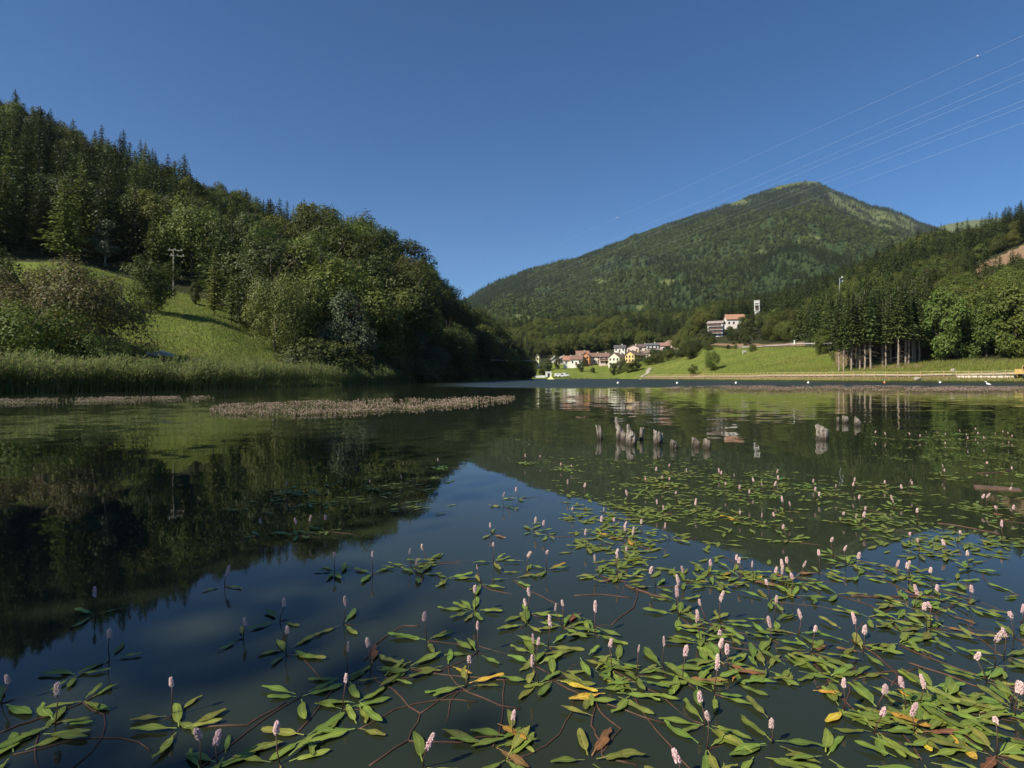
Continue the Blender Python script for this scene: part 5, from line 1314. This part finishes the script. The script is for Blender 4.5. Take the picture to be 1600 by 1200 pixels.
FL = [(895,790),(945,797),(1032,784),(1037,790),(1085,785),(1091,785),(959,816),(940,815),(976,817),(980,824),(916,834),(996,832),(1002,812),(856,817),(1046,822),(981,852),(964,866),(965,875),(937,874),(822,870),(854,867),(1107,874),(1147,869),(1156,881),(1177,884),(1071,884),(1058,912),(1061,932),(824,930),(880,950),(930,959),(857,977),(836,990),(1104,942),(1102,959),(1094,970),(1125,942),(1025,891),(1125,996),
 (1231,823),(1302,846),(1423,828),(1436,845),(1495,827),(1477,846),(1565,825),(1512,865),(1421,872),(1420,887),(1322,859),(1280,871),(1239,876),(1252,886),(1205,886),(1223,891),(1230,892),(1236,904),(1341,876),(1404,876),(1458,893),(1467,912),(1427,921),(1512,917),(1448,951),(1454,953),(1585,964),(1568,991),(1555,1005),(1542,1027),(1337,975),(1349,985),(1269,985),(1247,959),(1206,967),(1203,911),(1211,940),(1597,943),
 (957,1010),(994,1019),(1036,1007),(1067,1024),(1126,999),(1139,1007),(1116,1045),(1101,1090),(1104,1125),(1065,1172),(1206,1115),(1318,1069),(1371,1067),(1366,1101),(1415,1069),(1436,1060),(1429,1099),(1557,1135),(1581,1062),(1586,1079),
 (523,868),(582,872),(642,863),(651,873),(668,855),(771,855),(768,815),(752,887),(537,945),(667,968),(742,927),(746,987),(823,945),(837,1005),(543,1023),(535,1067),(580,1007),(729,1033),(842,1030),(662,1150),(803,1107),(878,948),
 (269,1077),(86,1089),(313,1158),(341,1145),(437,1145),(380,965),(437,940),(447,987),(150,931),(171,995),(351,890),(2,1058),
 (1336,749),(1331,758),(1384,749),(1418,748),(1425,757),(1409,765),(1395,775),(1398,779),(1345,778),(1348,791),(1339,801),(1352,807),(1313,798),(1433,803),(1581,764),(1581,790),(1534,777),(1541,778),(1560,794),(1472,730),(1476,736),(1540,721),(1585,731),(1368,676),(1387,678),(1448,676),(1465,674),(1477,680),(1481,692),(1500,672),(1509,680),(1512,686),(1524,671),(1531,676),(1537,685),(1553,677),(1567,676),(1575,678),(1581,680),(1574,690),(1422,680),(1436,680),
 (979,774),(1036,746),(1047,728),(1047,744),(1009,752),(913,763),(1125,733),(1147,746),(1125,741),(1132,757),(1154,763),(1176,752),(1211,735),(1214,744),(1210,761),(1191,761),(1169,770),(1272,748),(1274,768),(1280,768),(1305,761),(1224,783),(1235,792),(1192,801),(1158,796),(1209,807),(1057,766),(1070,733),(1025,737),
 (450,757),(628,742),(686,720),(581,749),(484,816),(466,817),(405,817),(511,810),(820,714),(845,713),(877,722),(894,724),(887,758),(787,775),(811,764),(833,811)]
EXTRA = []
for (a, b, c, d, n) in ((860, 1600, 950, 1075, 15), (1000, 1600, 880, 960, 9), (1440, 1600, 1070, 1150, 8), (900, 1600, 740, 860, 0), (900, 1120, 1030, 1090, 3)):
    for _ in range(n): EXTRA.append((rng.uniform(a, b), rng.uniform(c, d)))
EXTRA += [(60, 1150), (130, 1098), (20, 1180), (280, 1142), (480, 1152), (350, 1186), (470, 1090), (560, 1100), (560, 1140), (770, 1168), (790, 1190), (1290, 1185), (920, 1190), (1560, 1180), (1440, 1188), (1180, 1182), (700, 1040), (600, 1060), (640, 1045),
          (450, 1015), (120, 1056), (740, 955), (800, 905), (700, 905), (990, 1085), (1480, 1120), (1430, 1135), (1500, 1145), (1400, 1130), (1370, 1145)]
ZONES = [(lambda px, py: px < 480 and py > 860, 'water knotweed drifting alone on the dark open water at the left', 'knotweed plants on the left open water'),
         (lambda px, py: px < 700 and py <= 860, 'shaded water knotweed in the dim reflection left of the middle', 'knotweed plants in the dim reflection'),
         (lambda px, py: px < 860 and py > 860, 'water knotweed on the open water left of the dense leaf bed', 'knotweed plants left of the dense bed'),
         (lambda px, py: px < 900 and py <= 860, 'water knotweed in the reflected sky below the stumps', 'knotweed plants in the reflected sky'),
         (lambda px, py: py < 712 and px > 1350, 'far water knotweed in the thin patch right of the stumps', 'knotweed plants right of the stumps'),
         (lambda px, py: py < 830 and px < 1260, 'water knotweed in the patch between the stumps and the dense bed', 'knotweed plants behind the dense bed'),
         (lambda px, py: py < 850, 'water knotweed in the right patch behind the dense bed', 'knotweed plants in the right patch'),
         (lambda px, py: py < 1000 and px < 1200, 'flowering water knotweed in the left half of the dense leaf bed', 'knotweed plants of the dense bed, left half'),
         (lambda px, py: py < 1000, 'flowering water knotweed in the right half of the dense leaf bed', 'knotweed plants of the dense bed, right half'),
         (lambda px, py: px < 1200, 'large-leaved water knotweed at the front left edge of the dense bed', 'knotweed plants at the front left of the bed'),
         (lambda px, py: True, 'large-leaved water knotweed at the front right of the dense bed', 'knotweed plants at the front right of the bed')]
OWN = {(662, 1150): 'water knotweed with a tall pink spike at the middle of the bottom edge', (269, 1077): 'water knotweed with one tall pink spike standing alone at the lower left',
       (1101, 1090): 'star-shaped water knotweed with long leaves and two stacked pink spikes near the bottom', (1371, 1067): 'water knotweed with a thick pink spike above a broad upright leaf at the lower right',
       (86, 1089): 'small water knotweed with a stubby spike near the left bottom corner', (2, 1058): 'water knotweed with a pink spike cut by the left picture edge',
       (1557, 1135): 'water knotweed with a stubby pink spike near the right bottom corner', (686, 720): 'far water knotweed with one upright spike at the tip of the wooded reflection'}
def cluster_mesh(seed, n):
    r = np.random.default_rng(seed); Vs, Qs, uvs, c = [], [], [], 0
    for k in range(n):
        V, Q, uv = leaf_geo(int(r.integers(800, 840)), r.random() < .3); s = r.uniform(.085, .125); a = r.uniform(0, 6.28); d = r.uniform(0, .10)
        V = V * s; V[:, 0] += .022 + d * (r.random() < .5); ca, sa = math.cos(a), math.sin(a)
        V = V @ np.array([[ca, sa, 0], [-sa, ca, 0], [0, 0, 1]]); V[:, 2] += .003 + .0015 * k; Vs.append(V); Qs.append(Q + c); uvs.append(uv); c += len(V)
    return mesh('knotweed_foliage', np.concatenate(Vs), np.concatenate(Qs), [ML['green' if seed % 3 else 'olive']], smooth=True, uv=np.concatenate(uvs))
CLU = [cluster_mesh(990 + i, 7 + i % 4) for i in range(8)]
drift = 2.9
def plant(px, py, flower):
    D = (898 if flower else 978) / (py - 589); x = P(px, D); r = random
    pyb = 589 + 978 / D
    lab, grp = next((l, g) for f, l, g in ZONES if f(px, py)); own = OWN.get((px, py))
    o = thing('water_knotweed', own or lab, 'water plant', (x, D, 0), drift + r.gauss(0, .9), None if own else grp)
    si = r.randrange(6)
    if flower:
        st, top = STM[si]; obj('stem', st, o); sp_i = r.choice((0, 0, 1, 1, 2, 2, 3, 4))
        obj('flower_spike', SPK[sp_i], o, top, (r.gauss(0, .2), r.gauss(0, .2), r.uniform(0, 6)), r.uniform(.8, 1.2))
    elif r.random() < .4: obj('stem', RUN[si % 3], o)
    if D > 5.2:
        if r.random() < .93: obj('foliage', CLU[r.randrange(8)], o, (0, 0, 0), (0, 0, r.uniform(0, 6.28)), r.uniform(.75, 1.1))
        return
    dense = px > 850 and py > 780
    n = r.randint(4, 7) if dense else r.randint(3, 6)
    if own and '662' in str((px, py)): n = 2
    if px < 600 and py > 1000: n = r.randint(3, 5)
    if px < 480 and 880 < py < 1000: n = r.randint(2, 3)
    a0 = r.uniform(0, 6.28)
    kinds = []
    for k in range(n):
        q = r.random(); kind = 'green' if q < .74 else 'olive' if q < .965 else 'yellow' if q < .982 else 'brown'
        kinds.append(kind)
        s = r.uniform(.070, .120) * (1.0 if k < 6 else .8); a = a0 + k * 2.2 + r.uniform(-.5, .5)
        d = r.uniform(.0, .03) if k < 5 else r.uniform(.06, .20); ba = math.pi + r.uniform(-.4, .4) if k >= 5 else a
        rad = .25 * s
        cx, cy = math.cos(ba) * d + math.cos(a) * rad, math.sin(ba) * d + math.sin(a) * rad
        obj('leaf', r.choice(LEAF[kind]), o, (cx, cy, .002 + .0016 * k), (r.gauss(0, .035), -abs(r.gauss(0, .025)), a), (s, s * r.uniform(.9, 1.15), s))
    if not own:
        o['label'] = near_label(px, pyb, n, kinds, ('slim spike' if flower and sp_i == 4 else 'long spike' if flower and sp_i in (0, 1) else 'short spike' if flower else 'flowerless'))
LAND = [(0, 'at the left edge'), (110, 'below the huge shrub'), (235, 'below the utility pole'), (330, 'below the meadow end'), (480, 'below the silver tree'), (590, 'below the brownish tree'), (690, 'below the shore shrub'), (790, 'below the dark headland'),
        (870, 'below the arched shed'), (925, 'below the leaning post'), (960, 'below the stump cluster'), (1012, 'below the stout stump'), (1070, 'below the twin stumps'), (1120, 'below the balcony building'), (1166, 'below the bell tower'), (1215, 'below the footpath'),
        (1262, 'below the rugged stump'), (1300, 'below the far stumps'), (1355, 'below the grove'), (1440, 'below the large bright tree'), (1500, 'below the broad bright tree'), (1555, 'at the right edge')]
NUM = {2: 'two', 3: 'three', 4: 'four', 5: 'five', 6: 'six', 7: 'seven', 8: 'eight', 9: 'nine', 10: 'ten'}
def near_label(px, pyb, n, kinds, spike):
    place = [b for a, b in LAND if px >= a][-1]
    row = 'by the bottom edge' if pyb > 1140 else 'near the bottom edge' if pyb > 1060 else 'in the front bed' if pyb > 990 else 'mid-bed' if pyb > 920 else 'at the back of the bed'
    if px < 850: row = row.replace('mid-bed', 'in open water').replace('bed', 'open water')
    ex = ', yellow leaf' if 'yellow' in kinds else ', brown leaf' if 'brown' in kinds else ''
    return '%s-leaved knotweed, %s%s, %s %s' % (NUM[n], spike, ex, row, place.replace('below the', 'below').replace('large bright', 'bright').replace('broad bright', 'broad'))
for px, py in FL: plant(px, py, True)
for px, py in EXTRA: plant(px, py, False)
print('plants', len(FL) + len(EXTRA))

from collections import defaultdict
dd = defaultdict(list)
for o in COL.objects:
    if o.name.startswith('water_knotweed') and '-leaved knotweed,' in o.get('label', ''): dd[o['label']].append(o)
for lab, os_ in dd.items():
    if len(os_) == 2:
        for o, w in zip(sorted(os_, key=lambda q: q.location.x / q.location.y), ('left', 'right')): o['label'] = lab.replace('-leaved knotweed,', '-leaved %s-hand knotweed,' % w)
# small floating leaves of the far carpet (too many and too small to tell apart)
def carpet(name, boxes, label):
    Vs, Qs, uvs, c = [], [], [], 0; r = np.random.default_rng(555); base = [leaf_geo(820 + i) for i in range(6)]
    for (x0, x1, y0, y1, nc, nl) in boxes:
        for _ in range(nc):
            py = r.uniform(y0, y1); px = r.uniform(x0, x1); D = 978 / (py - 589); cx, cy = P(px, D), D
            if vnoise(cx * 1.3, cy * .9, 12) < .38: continue
            for k in range(int(nl * r.uniform(.5, 1.4))):
                V, Q, uv = base[r.integers(6)]; s_ = r.uniform(.07, .115); a = r.normal(.2, .9) + (math.pi if r.random() < .5 else 0); ca, sa = math.cos(a), math.sin(a)
                V = (V * [s_, s_, s_ * .6]) @ np.array([[ca, sa, 0], [-sa, ca, 0], [0, 0, 1]]) + [cx + r.normal(0, .20), cy + r.normal(0, .12), .002 + .001 * (k % 6)]
                Vs.append(V); Qs.append(Q + c); uvs.append(uv); c += len(V)
    tag(obj(name, mesh(name, np.concatenate(Vs), np.concatenate(Qs), [ML['green']], smooth=True, uv=np.concatenate(uvs))), label, 'water plants', None, 'stuff')
carpet('leaf_carpet', [(900, 1260, 735, 850, 85, 6), (1160, 1600, 745, 870, 85, 6), (1400, 1600, 672, 720, 34, 6), (880, 1120, 715, 745, 30, 5), (430, 700, 742, 800, 26, 5), (900, 1500, 850, 900, 40, 5)], 'thin carpet of small floating knotweed leaves between the stumps and the dense bed')

# drifting stems and sticks ------------------------------------------------------------
DR = [([(577, 1197), (638, 1158), (657, 1115), (613, 1077)], .0034, 'thin brown forked stem drifting at the middle of the bottom, its left branch'),
      ([(657, 1115), (700, 1087), (745, 1076)], .003, 'thin brown stem rising to the right from the forked stem near the bottom'),
      ([(638, 1158), (720, 1161), (795, 1143)], .003, 'thin brown stem running level to the right from the forked stem near the bottom'),
      ([(1330, 1000), (1371, 1025), (1402, 1054), (1393, 1072)], .0036, 'dark brown stem in the open water among the right bottom leaves'),
      ([(1262, 1039), (1296, 1063), (1316, 1072)], .003, 'short brown stem left of the crossed stems at the lower right'),
      ([(1339, 1034), (1305, 1048), (1300, 1063), (1276, 1075)], .003, 'crooked brown stem crossing the short stem at the lower right'),
      ([(1420, 1036), (1454, 1047), (1510, 1067), (1530, 1074)], .0036, 'long reddish stem slanting down to the right edge leaves'),
      ([(914, 1082), (932, 1100), (945, 1120), (970, 1140), (940, 1177)], .0034, 'bent reddish stem left of the star-shaped plant at the bottom'),
      ([(932, 1090), (924, 1135), (937, 1157), (941, 1182), (996, 1196)], .0036, 'reddish-brown stem running down to the bottom edge left of the star-shaped plant'),
      ([(289, 1137), (386, 1134), (446, 1098)], .0036, 'brown stem curving up to the right at the lower left'),
      ([(461, 1149), (521, 1077), (476, 1032)], .0032, 'angled brown stem in the dark water right of the lower left plants'),
      ([(0, 1145), (49, 1128), (79, 1119), (135, 1096), (172, 1072)], .0034, 'reddish stem running along the left bottom plants'),
      ([(1330, 932), (1369, 933), (1416, 932), (1458, 933), (1476, 940)], .006, 'thick brown stick floating level in the right half of the dense bed'),
      ([(568, 1033), (583, 1010), (630, 978), (655, 979)], .0036, 'brown stem rising towards the single spike left of the dense bed'),
      ([(897, 931), (935, 929), (987, 935)], .004, 'pale brown stem floating level left of the dense bed'),
      ([(1000, 912), (990, 950), (955, 977)], .004, 'dark stem slanting down through the gap in the leaf bed'),
      ([(978, 915), (1012, 927), (1042, 936)], .007, 'dark broken twig among leaves in the left half of the bed'),
      ([(1465, 818), (1487, 820), (1521, 826), (1562, 835)], .006, 'long brown stick at the edge of the reflected sky on the right'),
      ([(1527, 740), (1570, 738), (1583, 731)], .009, 'brown stick in the thin patch near the right edge')]
for pts, r_, lab in DR:
    P3 = []
    for i, (a, b) in enumerate(pts):
        D = 978 / (b - 589); P3.append(np.array([P(a, D), D, .0012 if i % 2 else .0004]))
    # densify with a slight wobble
    Q = [P3[0]]
    for a, b in zip(P3[:-1], P3[1:]):
        for t in (.33, .66, 1.0): Q.append(a + (b - a) * t + (rng.normal(0, .004, 3) * [1, 1, .05] if t < 1 else 0))
    Q = np.array(Q); o0 = Q[0].copy()
    tag(MB().tube(Q - o0, np.linspace(r_, r_ * .75, len(Q)), 6).build('drifting_stem', M['kstem'], None, tuple(o0), smooth=True), lab, 'stem')
D = 978 / (764 - 589); o0 = (P(1557, D), D, .006)
tag(MB().add([(-.19, -.05, -.02), (.17, -.07, -.02), (.2, .05, -.02), (-.17, .06, -.02), (-.19, -.05, .012), (.17, -.07, .004), (.2, .05, .009), (-.17, .06, .014)],
             [(3, 2, 1, 0), (4, 5, 6, 7), (0, 1, 5, 4), (1, 2, 6, 5), (2, 3, 7, 6), (3, 0, 4, 7)]).build('plank', mat_plain('wet_board', (.13, .08, .05), .6, .35, 14.0), None, o0, (0, 0, -.35)), 'brown board floating among far leaves near the right edge', 'plank')

# ------------------------------------------------------------------ air
t = bpy.data.materials.new('air'); t.use_nodes = True; nt = t.node_tree; nt.nodes.clear()
vo = nt.nodes.new('ShaderNodeVolumePrincipled'); vo.inputs['Color'].default_value = (.80, .90, 1.0, 1); vo.inputs['Density'].default_value = 0.00004
vo.inputs['Anisotropy'].default_value = 0.1
mo = nt.nodes.new('ShaderNodeOutputMaterial'); nt.links.new(vo.outputs[0], mo.inputs['Volume'])
hz = MB().box((1100, 2400, 548.2), (8300, 5700, 1103.6)).build('haze', t)
tag(hz, kind='stuff')
